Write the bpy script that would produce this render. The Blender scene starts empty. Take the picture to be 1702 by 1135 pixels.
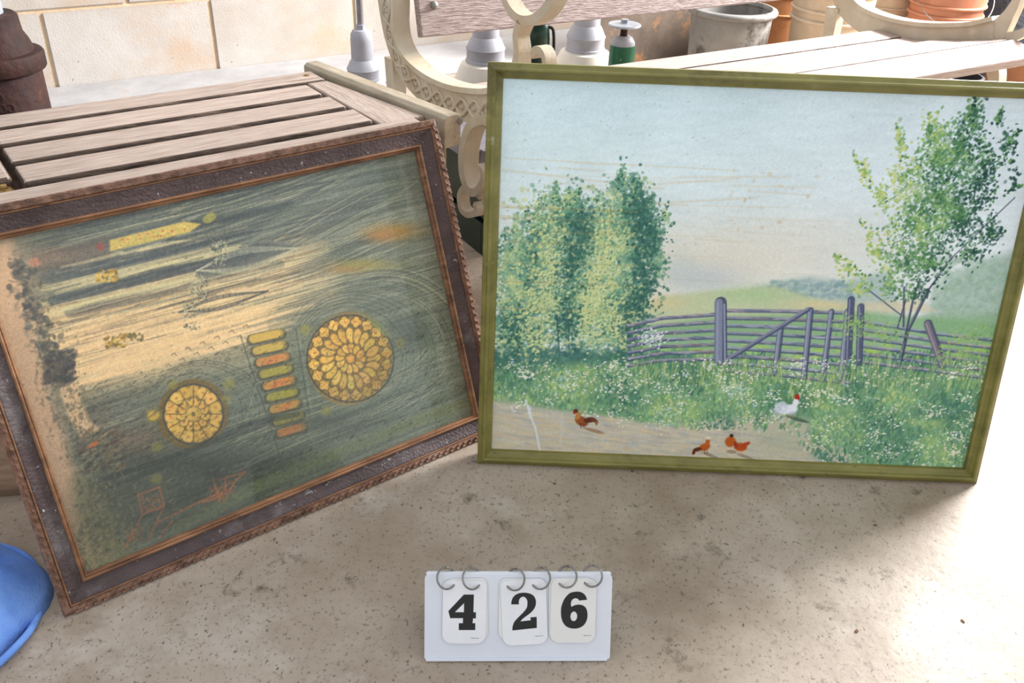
import bpy, bmesh, math, random
import numpy as np
from mathutils import Vector, Matrix
random.seed(7); RNG = np.random.default_rng(7)
sc = bpy.context.scene
COL = sc.collection

# ------------------------------------------------------------------ camera
PITCH, ROLL, FPX, CAM_H = 0.55284, 0.03795, 1503.67, 1.0
fw = Vector((0, math.cos(PITCH), -math.sin(PITCH)))
r0 = Vector((1, 0, 0)); u0 = r0.cross(fw)
rr = math.cos(ROLL) * r0 + math.sin(ROLL) * u0
uu = -math.sin(ROLL) * r0 + math.cos(ROLL) * u0
cam_data = bpy.data.cameras.new('camera')
cam_data.sensor_width = 36.0
cam_data.lens = FPX / 1702 * 36
cam_data.clip_start = 0.02
cam = bpy.data.objects.new('camera', cam_data)
M = Matrix((rr, uu, -fw)).transposed().to_4x4(); M.translation = Vector((0, 0, CAM_H))
cam.matrix_world = M
COL.objects.link(cam); sc.camera = cam

# ------------------------------------------------------------------ world and light
sc.view_settings.view_transform = 'Standard'
sc.view_settings.look = 'None'
sc.view_settings.gamma = 1.0
sc.view_settings.exposure = 0.30
try: sc.view_settings.use_curve_mapping = False
except Exception: pass
world = bpy.data.worlds.new('world'); sc.world = world; world.use_nodes = True
bg = world.node_tree.nodes['Background']
bg.inputs['Color'].default_value = (0.93, 0.96, 1.0, 1)
bg.inputs['Strength'].default_value = 0.85

def area_light(name, loc, target, sx, sy, power, color):
    d = bpy.data.lights.new(name, 'AREA'); d.shape = 'RECTANGLE'; d.size = sx; d.size_y = sy
    d.energy = power; d.color = color
    o = bpy.data.objects.new(name, d); COL.objects.link(o); o.location = loc
    o.rotation_euler = (Vector(target) - Vector(loc)).to_track_quat('-Z', 'Y').to_euler()
    return o
# daylight falling in through the open doorway on the right-hand side
area_light('doorway_daylight', (2.56, 3.33, 1.75), (0.55, 1.7, 0.1), 1.4, 1.2, 370, (1.0, 0.985, 0.975))

# ------------------------------------------------------------------ helpers
def lin(c):
    c = np.asarray(c, float) / 255.0
    return np.where(c <= 0.04045, c / 12.92, ((c + 0.055) / 1.055) ** 2.4)
def rgba(c): 
    l = lin(c); return (float(l[0]), float(l[1]), float(l[2]), 1.0)

def new_mat(name):
    m = bpy.data.materials.new(name); m.use_nodes = True
    nt = m.node_tree; b = nt.nodes['Principled BSDF']
    return m, nt, b
def noise_mat(name, c1, c2, scale=8, rough=0.6, stretch=(1, 1, 1), detail=8, bump=0.0, bump_scale=None,
              lo=0.35, hi=0.65, spots=None, metallic=0.0, spec=0.4, rand=0.0, dist=0.0):
    m, nt, b = new_mat(name); N = nt.nodes; L = nt.links
    tc = N.new('ShaderNodeTexCoord'); mp = N.new('ShaderNodeMapping'); mp.inputs['Scale'].default_value = stretch
    L.new(tc.outputs['Object'], mp.inputs['Vector'])
    vec = mp.outputs['Vector']
    if rand:
        oi = N.new('ShaderNodeObjectInfo'); va = N.new('ShaderNodeVectorMath'); va.operation = 'ADD'
        ml = N.new('ShaderNodeMath'); ml.operation = 'MULTIPLY'; ml.inputs[1].default_value = 37.0
        L.new(oi.outputs['Random'], ml.inputs[0]); L.new(vec, va.inputs[0]); L.new(ml.outputs[0], va.inputs[1]); vec = va.outputs[0]
    nz = N.new('ShaderNodeTexNoise'); nz.inputs['Scale'].default_value = scale; nz.inputs['Detail'].default_value = detail
    nz.inputs['Roughness'].default_value = 0.65; nz.inputs['Distortion'].default_value = dist
    L.new(vec, nz.inputs['Vector'])
    cr = N.new('ShaderNodeValToRGB'); cr.color_ramp.elements[0].position = lo; cr.color_ramp.elements[1].position = hi
    cr.color_ramp.elements[0].color = rgba(c1); cr.color_ramp.elements[1].color = rgba(c2)
    L.new(nz.outputs['Fac'], cr.inputs['Fac'])
    col = cr.outputs['Color']
    for sp in (spots or []):
        cs, ss, p0, p1 = sp[:4]; stx = sp[4] if len(sp) > 4 else (1, 1, 1)
        mp2 = N.new('ShaderNodeMapping'); mp2.inputs['Scale'].default_value = stx; L.new(tc.outputs['Object'], mp2.inputs['Vector'])
        mp2.inputs['Location'].default_value = (random.random() * 9, random.random() * 9, random.random() * 9)
        n2 = N.new('ShaderNodeTexNoise'); n2.inputs['Scale'].default_value = ss; n2.inputs['Detail'].default_value = 5
        n2.inputs['Roughness'].default_value = 0.7
        L.new(mp2.outputs['Vector'], n2.inputs['Vector'])
        r2 = N.new('ShaderNodeMapRange'); r2.inputs['From Min'].default_value = p0; r2.inputs['From Max'].default_value = p1
        L.new(n2.outputs['Fac'], r2.inputs['Value'])
        mx = N.new('ShaderNodeMix'); mx.data_type = 'RGBA'
        L.new(r2.outputs['Result'], mx.inputs['Factor']); L.new(col, mx.inputs['A']); mx.inputs['B'].default_value = rgba(cs)
        col = mx.outputs['Result']
    if rand:
        hs = N.new('ShaderNodeHueSaturation'); mr = N.new('ShaderNodeMapRange')
        mr.inputs['To Min'].default_value = 1 - rand; mr.inputs['To Max'].default_value = 1 + rand
        L.new(oi.outputs['Random'], mr.inputs['Value']); L.new(mr.outputs['Result'], hs.inputs['Value'])
        L.new(col, hs.inputs['Color']); col = hs.outputs['Color']
    L.new(col, b.inputs['Base Color'])
    b.inputs['Roughness'].default_value = rough; b.inputs['Metallic'].default_value = metallic
    b.inputs['Specular IOR Level'].default_value = spec
    if bump:
        bn = N.new('ShaderNodeTexNoise'); bn.inputs['Scale'].default_value = bump_scale or scale * 3; bn.inputs['Detail'].default_value = 6
        L.new(vec, bn.inputs['Vector'])
        bp = N.new('ShaderNodeBump'); bp.inputs['Strength'].default_value = bump; bp.inputs['Distance'].default_value = 0.01
        L.new(bn.outputs['Fac'], bp.inputs['Height']); L.new(bp.outputs['Normal'], b.inputs['Normal'])
    return m
def plain_mat(name, c, rough=0.5, metallic=0.0, spec=0.5):
    return noise_mat(name, tuple(0.96 * x for x in c), c, 30, rough, metallic=metallic, spec=spec)

def link(o, parent=None):
    COL.objects.link(o)
    if parent: o.parent = parent
    return o
def tag(o, label=None, cat=None, group=None, kind=None):
    if label: o['label'] = label
    if cat: o['category'] = cat
    if group: o['group'] = group
    if kind: o['kind'] = kind
    return o
def empty(name, loc=(0, 0, 0), rz=0.0, mat=None):
    o = bpy.data.objects.new(name, None); o.empty_display_size = 0.05; COL.objects.link(o)
    if mat is not None: o.matrix_world = mat
    else: o.location = loc; o.rotation_euler = (0, 0, rz)
    return o
def mesh_obj(name, bm, mat, parent=None, smooth=False, bevel=0.0, segs=2):
    me = bpy.data.meshes.new(name)
    bmesh.ops.recalc_face_normals(bm, faces=bm.faces)
    bm.to_mesh(me); bm.free()
    if mat: me.materials.append(mat)
    if smooth:
        for p in me.polygons: p.use_smooth = True
    o = bpy.data.objects.new(name, me); link(o, parent)
    if bevel:
        md = o.modifiers.new('bevel', 'BEVEL'); md.width = bevel; md.segments = segs; md.limit_method = 'ANGLE'
    return o
def add_box(bm, x0, x1, y0, y1, z0, z1):
    vs = [bm.verts.new(p) for p in ((x0, y0, z0), (x1, y0, z0), (x1, y1, z0), (x0, y1, z0), (x0, y0, z1), (x1, y0, z1), (x1, y1, z1), (x0, y1, z1))]
    for f in ((0, 3, 2, 1), (4, 5, 6, 7), (0, 1, 5, 4), (1, 2, 6, 5), (2, 3, 7, 6), (3, 0, 4, 7)):
        bm.faces.new([vs[i] for i in f])
    return vs
def box(name, dims, mat, parent=None, bevel=0.003):
    bm = bmesh.new(); add_box(bm, *dims); return mesh_obj(name, bm, mat, parent, bevel=bevel)
def add_prism(bm, pts, z0, z1):
    a = [bm.verts.new((p[0], p[1], z0)) for p in pts]; b = [bm.verts.new((p[0], p[1], z1)) for p in pts]
    n = len(pts)
    bm.faces.new(a[::-1]); bm.faces.new(b)
    for i in range(n): bm.faces.new((a[i], a[(i + 1) % n], b[(i + 1) % n], b[i]))
def add_lathe(bm, prof, seg=32, cx=0, cy=0, cap=True):
    rings = []
    for (r, z) in prof:
        rings.append([bm.verts.new((cx + r * math.cos(2 * math.pi * k / seg), cy + r * math.sin(2 * math.pi * k / seg), z)) for k in range(seg)])
    for i in range(len(rings) - 1):
        for k in range(seg):
            bm.faces.new((rings[i][k], rings[i][(k + 1) % seg], rings[i + 1][(k + 1) % seg], rings[i + 1][k]))
    if cap:
        bm.faces.new(rings[0][::-1]); bm.faces.new(rings[-1])
def lathe(name, prof, mat, parent=None, seg=40, cap=True, smooth=True):
    bm = bmesh.new(); add_lathe(bm, prof, seg, cap=cap)
    o = mesh_obj(name, bm, mat, parent, smooth=smooth)
    if smooth:
        md = o.modifiers.new('edge', 'EDGE_SPLIT'); md.split_angle = math.radians(38)
    return o
def add_tube(bm, pts, rad, seg=8, closed=False):
    pts = [Vector(p) for p in pts]; n = len(pts); rings = []
    prev = None
    for i, p in enumerate(pts):
        if closed: t = pts[(i + 1) % n] - pts[i - 1]
        else: t = pts[min(i + 1, n - 1)] - pts[max(i - 1, 0)]
        t.normalize()
        if prev is None:
            a = t.orthogonal().normalized()
        else:
            a = (prev - t * prev.dot(t)).normalized()
        prev = a; b = t.cross(a)
        rd = rad[i] if isinstance(rad, (list, tuple)) else rad
        rings.append([bm.verts.new(p + rd * (math.cos(2 * math.pi * k / seg) * a + math.sin(2 * math.pi * k / seg) * b)) for k in range(seg)])
    m = n if closed else n - 1
    for i in range(m):
        A = rings[i]; B = rings[(i + 1) % n]
        off = 0
        if closed and i == n - 1:
            off = min(range(seg), key=lambda q: (A[0].co - B[q].co).length)
        for k in range(seg):
            bm.faces.new((A[k], A[(k + 1) % seg], B[(k + 1 + off) % seg], B[(k + off) % seg]))
    if not closed:
        bm.faces.new(rings[0][::-1]); bm.faces.new(rings[-1])
def catmull(pts, sub=6, closed=False):
    P = [np.array(p, float) for p in pts]; n = len(P); out = []
    rng = range(n) if closed else range(n - 1)
    for i in rng:
        p0 = P[(i - 1) % n] if closed or i > 0 else 2 * P[0] - P[1]
        p1 = P[i]; p2 = P[(i + 1) % n]
        p3 = P[(i + 2) % n] if closed or i + 2 < n else 2 * P[-1] - P[-2]
        for k in range(sub):
            t = k / sub
            out.append(0.5 * ((2 * p1) + (-p0 + p2) * t + (2 * p0 - 5 * p1 + 4 * p2 - p3) * t * t + (-p0 + 3 * p1 - 3 * p2 + p3) * t ** 3))
    if not closed: out.append(P[-1])
    return out

# ------------------------------------------------------------------ materials
M_floor = noise_mat('concrete', (146, 130, 112), (182, 168, 154), 3.2, 0.55, detail=14, lo=0.34, hi=0.66, bump=0.12, bump_scale=60, spec=0.35,
                    spots=[((128, 108, 90), 1.9, 0.52, 0.74), ((192, 182, 172), 4.5, 0.57, 0.75), ((104, 92, 78), 22, 0.60, 0.74), ((100, 94, 84), 130, 0.58, 0.68), ((88, 82, 74), 230, 0.60, 0.68, (1, 0.55, 1)), ((80, 74, 68), 70, 0.665, 0.70, (1, 0.5, 1)), ((140, 94, 70), 26, 0.70, 0.78)])
M_block = noise_mat('painted_block', (172, 162, 152), (190, 184, 178), 3.0, 0.8, detail=8, bump=0.22, bump_scale=160, rand=0.03,
                    spots=[((184, 160, 136), 2.6, 0.50, 0.72), ((178, 150, 122), 7, 0.60, 0.80), ((96, 84, 74), 48, 0.675, 0.70)])
M_mortar = noise_mat('mortar', (200, 172, 138), (212, 190, 162), 12, 0.9, bump=0.5)
M_wood = noise_mat('weathered_wood', (150, 131, 119), (184, 167, 155), 14, 0.75, stretch=(1.0, 16, 16), detail=12, bump=0.3, bump_scale=30, rand=0.05,
                   spots=[((128, 110, 96), 6, 0.56, 0.72, (1, 8, 8)), ((92, 76, 64), 30, 0.68, 0.75, (0.3, 3, 3))])
M_edge = noise_mat('weathered_gap_shade_edge', (62, 50, 42), (110, 92, 80), 10, 0.85, stretch=(1.2, 8, 8), bump=0.5)  # weathered slat sides, with the shade of the gaps painted into the colour
M_seat = noise_mat('pale_bench_wood', (150, 131, 122), (182, 164, 156), 14, 0.65, stretch=(1.0, 16, 16), bump=0.3, bump_scale=14, rand=0.04)
M_board = noise_mat('grey_back_board_wood', (126, 106, 100), (186, 168, 162), 16, 0.65, stretch=(1.6, 16, 16), bump=0.6, bump_scale=22, dist=0.8)
M_rot = noise_mat('rotten_wood', (96, 66, 34), (176, 140, 84), 40, 0.9, bump=1.0)
M_cream = noise_mat('cream_cast_iron', (182, 169, 146), (202, 193, 176), 9, 0.55, bump=0.15, bump_scale=60,
                    spots=[((186, 158, 122), 4, 0.56, 0.8), ((214, 206, 186), 12, 0.6, 0.8), ((120, 96, 66), 40, 0.7, 0.78)])
M_bar = noise_mat('cream_painted_bar', (150, 136, 116), (176, 164, 144), 12, 0.6, stretch=(1, 4, 4), bump=0.2,
                  spots=[((140, 118, 84), 9, 0.6, 0.75)])
M_band = noise_mat('dark_plum_pebbled_band', (62, 48, 48), (86, 70, 70), 14, 0.55, bump=0.35, bump_scale=220, spec=0.45,
                   spots=[((138, 132, 132), 7, 0.54, 0.85), ((176, 176, 176), 45, 0.64, 0.72), ((205, 205, 205), 120, 0.67, 0.71)])
M_rope = noise_mat('carved_brown_wood', (88, 62, 50), (150, 114, 94), 60, 0.5, bump=0.2, spots=[((128, 116, 108), 14, 0.58, 0.75)])
M_gilt = noise_mat('worn_gilt_wood', (92, 62, 44), (152, 110, 78), 40, 0.45, stretch=(0.3, 1, 1), spots=[((70, 44, 28), 30, 0.6, 0.72)])
M_back = noise_mat('brown_backing', (110, 86, 60), (134, 106, 76), 20, 0.8)
M_olive = noise_mat('olive_painted_wood', (104, 99, 42), (136, 129, 68), 16, 0.42, stretch=(0.5, 1, 1), spec=0.5, bump=0.1,
                    spots=[((40, 38, 22), 110, 0.68, 0.70), ((170, 166, 136), 26, 0.62, 0.76, (0.3, 1, 1)), ((84, 78, 32), 8, 0.55, 0.7)])
M_white = noise_mat('white_enamelled_metal', (214, 218, 228), (224, 228, 236), 5, 0.35, spots=[((190, 190, 194), 40, 0.74, 0.78)])
M_card = noise_mat('white_card', (226, 228, 232), (234, 236, 240), 12, 0.3, spec=0.5)
M_card2 = noise_mat('aged_white_card', (222, 222, 220), (230, 229, 226), 12, 0.3, spec=0.5)
M_ink = plain_mat('black_ink', (14, 12, 16), 0.35)
M_chrome = noise_mat('nickel_ring', (112, 110, 108), (150, 148, 146), 40, 0.22, metallic=1.0)
M_rust = noise_mat('rusted_cast_iron', (36, 20, 17), (64, 35, 29), 9, 0.75, bump=0.5, bump_scale=40, spots=[((96, 52, 34), 14, 0.6, 0.75), ((44, 30, 34), 6, 0.55, 0.7)])
M_galv = noise_mat('galvanised_pipe', (150, 158, 170), (186, 192, 200), 14, 0.45, metallic=0.3)
M_lampcap = noise_mat('grey_painted_metal', (150, 150, 158), (176, 176, 184), 8, 0.5)
M_enamel = noise_mat('white_enamel', (214, 206, 194), (228, 224, 216), 5, 0.35, spots=[((134, 108, 92), 22, 0.7, 0.74)])
M_pole = noise_mat('grey_lamp_stem', (120, 116, 116), (160, 156, 160), 12, 0.4, metallic=0.4)
M_green = noise_mat('green_enamel', (26, 84, 58), (44, 110, 78), 8, 0.3, spots=[((160, 170, 160), 40, 0.68, 0.74)])
M_dkgreen = noise_mat('dark_green_enamel', (10, 36, 28), (22, 54, 42), 8, 0.25)
M_black = plain_mat('black_rubber', (22, 22, 24), 0.6)
M_tub = noise_mat('grey_tub', (108, 106, 103), (134, 131, 127), 8, 0.6, spots=[((66, 58, 52), 7, 0.54, 0.66)])
M_tan = noise_mat('tan_bucket_plastic', (160, 106, 66), (186, 134, 92), 6, 0.5, spots=[((120, 76, 46), 9, 0.6, 0.74)])
M_wbucket = noise_mat('dirty_white_bucket_plastic', (172, 150, 126), (196, 178, 156), 6, 0.5, spots=[((170, 128, 88), 10, 0.58, 0.74)])
M_terra = noise_mat('orange_bucket_plastic', (156, 98, 72), (178, 122, 96), 6, 0.45)
M_dark = noise_mat('dark_blue_grey_rubber', (40, 44, 52), (62, 66, 74), 30, 0.85, bump=0.4)
M_rustboard = noise_mat('rust_mottled_board', (70, 60, 52), (100, 86, 74), 6, 0.85, bump=0.3, spots=[((150, 104, 60), 8, 0.58, 0.74), ((70, 60, 54), 5, 0.56, 0.7)])
M_cardboard = noise_mat('brown_cardboard', (128, 84, 56), (150, 104, 74), 6, 0.85)
M_plinth = noise_mat('brown_stained_plank', (104, 84, 66), (134, 110, 88), 6, 0.8, stretch=(1, 9, 9), spots=[((78, 62, 50), 10, 0.6, 0.75)])
M_bolt = noise_mat('bolt_steel', (110, 108, 102), (150, 148, 140), 60, 0.5, metallic=0.5)
M_plaster = noise_mat('wall_paint', (216, 206, 194), (228, 220, 210), 3, 0.85)

# ------------------------------------------------------------------ setting: floor and back wall
bm = bmesh.new()
vs = [bm.verts.new(p) for p in ((-4.5, -2.5, 0), (5.5, -2.5, 0), (5.5, 7.5, 0), (-4.5, 7.5, 0))]; bm.faces.new(vs)
floor = mesh_obj('floor', bm, M_floor); tag(floor, 'worn beige concrete floor with dark specks', kind='structure')

WYAW = math.radians(33); W_T = 3.63
wall = empty('wall_back', Matrix.Rotation(WYAW, 4, 'Z') @ Vector((0, W_T, 0)), WYAW)
tag(wall, 'cream painted concrete block wall behind the benches', kind='structure')
BH, BL = 0.272, 0.582
bm = bmesh.new(); add_box(bm, -1.6, 4.8, 0.006, 0.16, 0, BH * 5)
mesh_obj('mortar', bm, M_mortar, wall)
bm = bmesh.new(); add_box(bm, -1.6, 4.8, 0.0, 0.16, BH * 5, 2.5)
mesh_obj('upper_wall', bm, M_plaster, wall)
bm = bmesh.new(); add_box(bm, -BL / 2 + 0.006, BL / 2 - 0.006, -0.003, 0.1, 0.006, BH - 0.006)
bmesh.ops.bevel(bm, geom=bm.edges[:], offset=0.004, segments=2, affect='EDGES')
blk = mesh_obj('block', bm, M_block, wall); block_mesh = blk.data
first = True
for row in range(5):
    for k in range(-3, 8):
        x = 0.353 + BL / 2 + k * BL + (BL / 2 if row % 2 else 0)
        if x - BL / 2 < -1.6 or x + BL / 2 > 4.8: continue
        o = blk if first else link(bpy.data.objects.new('block', block_mesh), wall)
        first = False
        o.location = (x, 0, row * BH)

M_lime = noise_mat('whitewashed_footing', (172, 170, 170), (190, 188, 188), 6, 0.8, bump=0.3, spots=[((186, 164, 140), 5, 0.6, 0.75)])
ft = box('baseboard_back', (-1.6, 4.1, W_T - 0.42, W_T - 0.004, 0, 0.012), M_lime); ft.rotation_euler = (0, 0, WYAW); tag(ft, 'low whitewashed concrete footing along the block wall', kind='structure')
wr = empty('wall_right', Matrix.Rotation(WYAW, 4, 'Z') @ Vector((4.15, 0, 0)), WYAW); tag(wr, 'plain wall with an open doorway on the right', kind='structure')
for nm, d in (('wall_pier', (0, 0.14, 2.45, W_T, 0, 2.5)), ('wall_pier', (0, 0.14, -1.2, 0.35, 0, 2.5)), ('lintel', (0, 0.14, 0.35, 2.45, 2.25, 2.5))):
    box(nm, d, M_plaster, wr, 0)

# ------------------------------------------------------------------ frames
def frame_matrix(x, y, yaw, lean):
    e = Vector((math.cos(yaw), math.sin(yaw), 0)); n = Vector((-math.sin(yaw), math.cos(yaw), 0)); z = Vector((0, 0, 1))
    up = math.cos(lean) * z + math.sin(lean) * n; out = e.cross(up)
    m = Matrix((e, up, out)).transposed().to_4x4(); m.translation = Vector((x, y, 0)); return m
def rail_mesh(name, prof, w, h, side, mat, parent, smooth=False):
    """mitred rail: prof = [(u inward, v out of plane)] closed polygon; side 0 bottom,1 right,2 top,3 left"""
    bm = bmesh.new(); rings = []
    L = w if side in (0, 2) else h
    for end in (0, 1):
        ring = []
        for (u, v) in prof:
            a = u if end == 0 else L - u
            if side == 0: p = (a, u, v)
            elif side == 1: p = (w - u, a, v)
            elif side == 2: p = (w - a, h - u, v)
            else: p = (u, h - a, v)
            ring.append(bm.verts.new(p))
        rings.append(ring)
    n = len(prof)
    bm.faces.new(rings[0]); bm.faces.new(rings[1][::-1])
    for i in range(n): bm.faces.new((rings[0][i], rings[0][(i + 1) % n], rings[1][(i + 1) % n], rings[1][i]))
    return mesh_obj(name, bm, mat, parent, smooth=smooth)

def color_grid(name, img, x0, x1, y0, y1, z, mat, parent):
    """flat sheet with one colour sample per grid point; img rows run top to bottom, linear RGB"""
    Hh, Ww = img.shape[:2]
    xs = np.linspace(x0, x1, Ww); ys = np.linspace(y1, y0, Hh)
    X, Y = np.meshgrid(xs, ys)
    co = np.stack([X, Y, np.full_like(X, z)], -1).reshape(-1, 3).astype(np.float32)
    idx = np.arange(Hh * Ww).reshape(Hh, Ww)
    q = np.stack([idx[1:, :-1], idx[1:, 1:], idx[:-1, 1:], idx[:-1, :-1]], -1).reshape(-1)
    me = bpy.data.meshes.new(name)
    nf = len(q) // 4
    me.vertices.add(len(co)); me.vertices.foreach_set('co', co.reshape(-1))
    me.loops.add(len(q)); me.loops.foreach_set('vertex_index', q.astype(np.int32))
    me.polygons.add(nf); me.polygons.foreach_set('loop_start', np.arange(0, nf * 4, 4, dtype=np.int32))
    me.update(calc_edges=True)
    at = me.color_attributes.new('paint', 'FLOAT_COLOR', 'POINT')
    c = np.ones((Hh * Ww, 4), np.float32); c[:, :3] = img.reshape(-1, 3)
    at.data.foreach_set('color', c.reshape(-1))
    me.materials.append(mat)
    o = bpy.data.objects.new(name, me); link(o, parent); return o
def paint_mat(name, rough, bump, weave):
    m, nt, b = new_mat(name); N = nt.nodes; L = nt.links
    a = N.new('ShaderNodeVertexColor'); a.layer_name = 'paint'
    L.new(a.outputs['Color'], b.inputs['Base Color']); b.inputs['Roughness'].default_value = rough
    b.inputs['Specular IOR Level'].default_value = 0.3
    tc = N.new('ShaderNodeTexCoord'); nz = N.new('ShaderNodeTexNoise'); nz.inputs['Scale'].default_value = weave
    L.new(tc.outputs['Object'], nz.inputs['Vector'])
    bp = N.new('ShaderNodeBump'); bp.inputs['Strength'].default_value = bump; bp.inputs['Distance'].default_value = 0.002
    L.new(nz.outputs['Fac'], bp.inputs['Height']); L.new(bp.outputs['Normal'], b.inputs['Normal'])
    return m

class Canvas:
    """a small brush painter; sketch coordinates are mapped onto the picture sheet by a fixed 3x3 matrix"""
    def __init__(s, Hm, x0, x1, y0, y1, ppm, base):
        s.H = np.array(Hm); s.x0, s.y1, s.ppm = x0, y1, ppm
        s.w = int((x1 - x0) * ppm); s.h = int((y1 - y0) * ppm)
        s.a = np.empty((s.h, s.w, 3)); s.a[:] = base
        iy, ix = np.mgrid[0:s.h, 0:s.w]
        Hi = np.linalg.inv(s.H); X = x0 + ix / ppm; Y = y1 - iy / ppm
        d = Hi[2, 0] * X + Hi[2, 1] * Y + Hi[2, 2]
        s.SX = (Hi[0, 0] * X + Hi[0, 1] * Y + Hi[0, 2]) / d; s.SY = (Hi[1, 0] * X + Hi[1, 1] * Y + Hi[1, 2]) / d   # sketch coords of each sample
    def pt(s, x, y):
        d = s.H[2, 0] * x + s.H[2, 1] * y + s.H[2, 2]
        return (((s.H[0, 0] * x + s.H[0, 1] * y + s.H[0, 2]) / d - s.x0) * s.ppm, (s.y1 - (s.H[1, 0] * x + s.H[1, 1] * y + s.H[1, 2]) / d) * s.ppm)
    def blend(s, mask, c):
        s.a += mask[..., None] * (np.asarray(c, float) - s.a)
    def dab(s, x, y, rx, ry, c, alpha=0.9, ang=0.0, soft=0.35):
        cx, cy = s.pt(x, y); R = max(rx, ry) + 1.5
        i0, i1 = max(0, int(cx - R)), min(s.w, int(cx + R) + 2); j0, j1 = max(0, int(cy - R)), min(s.h, int(cy + R) + 2)
        if i0 >= i1 or j0 >= j1: return
        X = np.arange(i0, i1)[None, :] - cx; Y = np.arange(j0, j1)[:, None] - cy
        ca, sa = math.cos(ang), math.sin(ang)
        d = np.sqrt(((X * ca + Y * sa) / rx) ** 2 + ((-X * sa + Y * ca) / ry) ** 2)
        m = np.clip((1 + soft * 0.5 - d) / soft, 0, 1) * alpha
        sub = s.a[j0:j1, i0:i1]; sub += m[..., None] * (np.asarray(c, float) - sub)
    def soft_blob(s, x, y, rx, ry, c, alpha):
        d2 = ((s.SX - x) / rx) ** 2 + ((s.SY - y) / ry) ** 2
        s.blend(np.exp(-d2) * alpha, c)
    def line(s, pts, wid, c, alpha=0.85, jit=0.0):
        P = [s.pt(*p) for p in pts]
        for (a, b) in zip(P[:-1], P[1:]):
            s.seg(a, b, wid, c, alpha)
    def seg(s, a, b, wid, c, alpha):
        R = wid + 1.5
        i0, i1 = max(0, int(min(a[0], b[0]) - R)), min(s.w, int(max(a[0], b[0]) + R) + 2)
        j0, j1 = max(0, int(min(a[1], b[1]) - R)), min(s.h, int(max(a[1], b[1]) + R) + 2)
        if i0 >= i1 or j0 >= j1: return
        X = np.arange(i0, i1)[None, :]; Y = np.arange(j0, j1)[:, None]
        dx, dy = b[0] - a[0], b[1] - a[1]; L2 = dx * dx + dy * dy + 1e-9
        t = np.clip(((X - a[0]) * dx + (Y - a[1]) * dy) / L2, 0, 1)
        d = np.hypot(X - a[0] - t * dx, Y - a[1] - t * dy)
        m = np.clip(wid * 0.5 + 0.5 - d, 0, 1) * alpha
        sub = s.a[j0:j1, i0:i1]; sub += m[..., None] * (np.asarray(c, float) - sub)
    def poly(s, pts, c, alpha=1.0, soft=3.0):
        n = len(pts); x = s.SX; y = s.SY
        inside = np.zeros(x.shape, bool); dist = np.full(x.shape, 1e9)
        for i in range(n):
            (x1, y1), (x2, y2) = pts[i], pts[(i + 1) % n]
            cond = ((y1 > y) != (y2 > y))
            inside ^= cond & (x < (x2 - x1) * (y - y1) / ((y2 - y1) if abs(y2 - y1) > 1e-9 else 1e-9) + x1)
            dx, dy = x2 - x1, y2 - y1; t = np.clip(((x - x1) * dx + (y - y1) * dy) / (dx * dx + dy * dy + 1e-9), 0, 1)
            dist = np.minimum(dist, np.hypot(x - x1 - t * dx, y - y1 - t * dy))
        sd = np.where(inside, dist, -dist)
        s.blend(np.clip(sd / soft + 0.5, 0, 1) * alpha, c)
    def noise(s, cell, stretch=(1, 1)):
        gw = max(3, int(s.w / (cell * stretch[0])) + 3); gh = max(3, int(s.h / (cell * stretch[1])) + 3)
        g = RNG.random((gh, gw)); X = np.arange(s.w) / (cell * stretch[0]); Y = np.arange(s.h) / (cell * stretch[1])
        xi = X.astype(int); yi = Y.astype(int); fx = X - xi; fy = Y - yi
        fx = fx * fx * (3 - 2 * fx); fy = fy * fy * (3 - 2 * fy)
        A = g[yi][:, xi] * (1 - fx) + g[yi][:, xi + 1] * fx; B = g[yi + 1][:, xi] * (1 - fx) + g[yi + 1][:, xi + 1] * fx
        return A * (1 - fy)[:, None] + B * fy[:, None]
    def linear(s):
        return lin(np.clip(s.a, 0, 255))
def vary(c, d):
    k = random.uniform(-d, d); return tuple(x + k + random.uniform(-d, d) * 0.4 for x in c)
def mixc(a, b, t): return tuple(x + (y - x) * t for x, y in zip(a, b))

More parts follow.
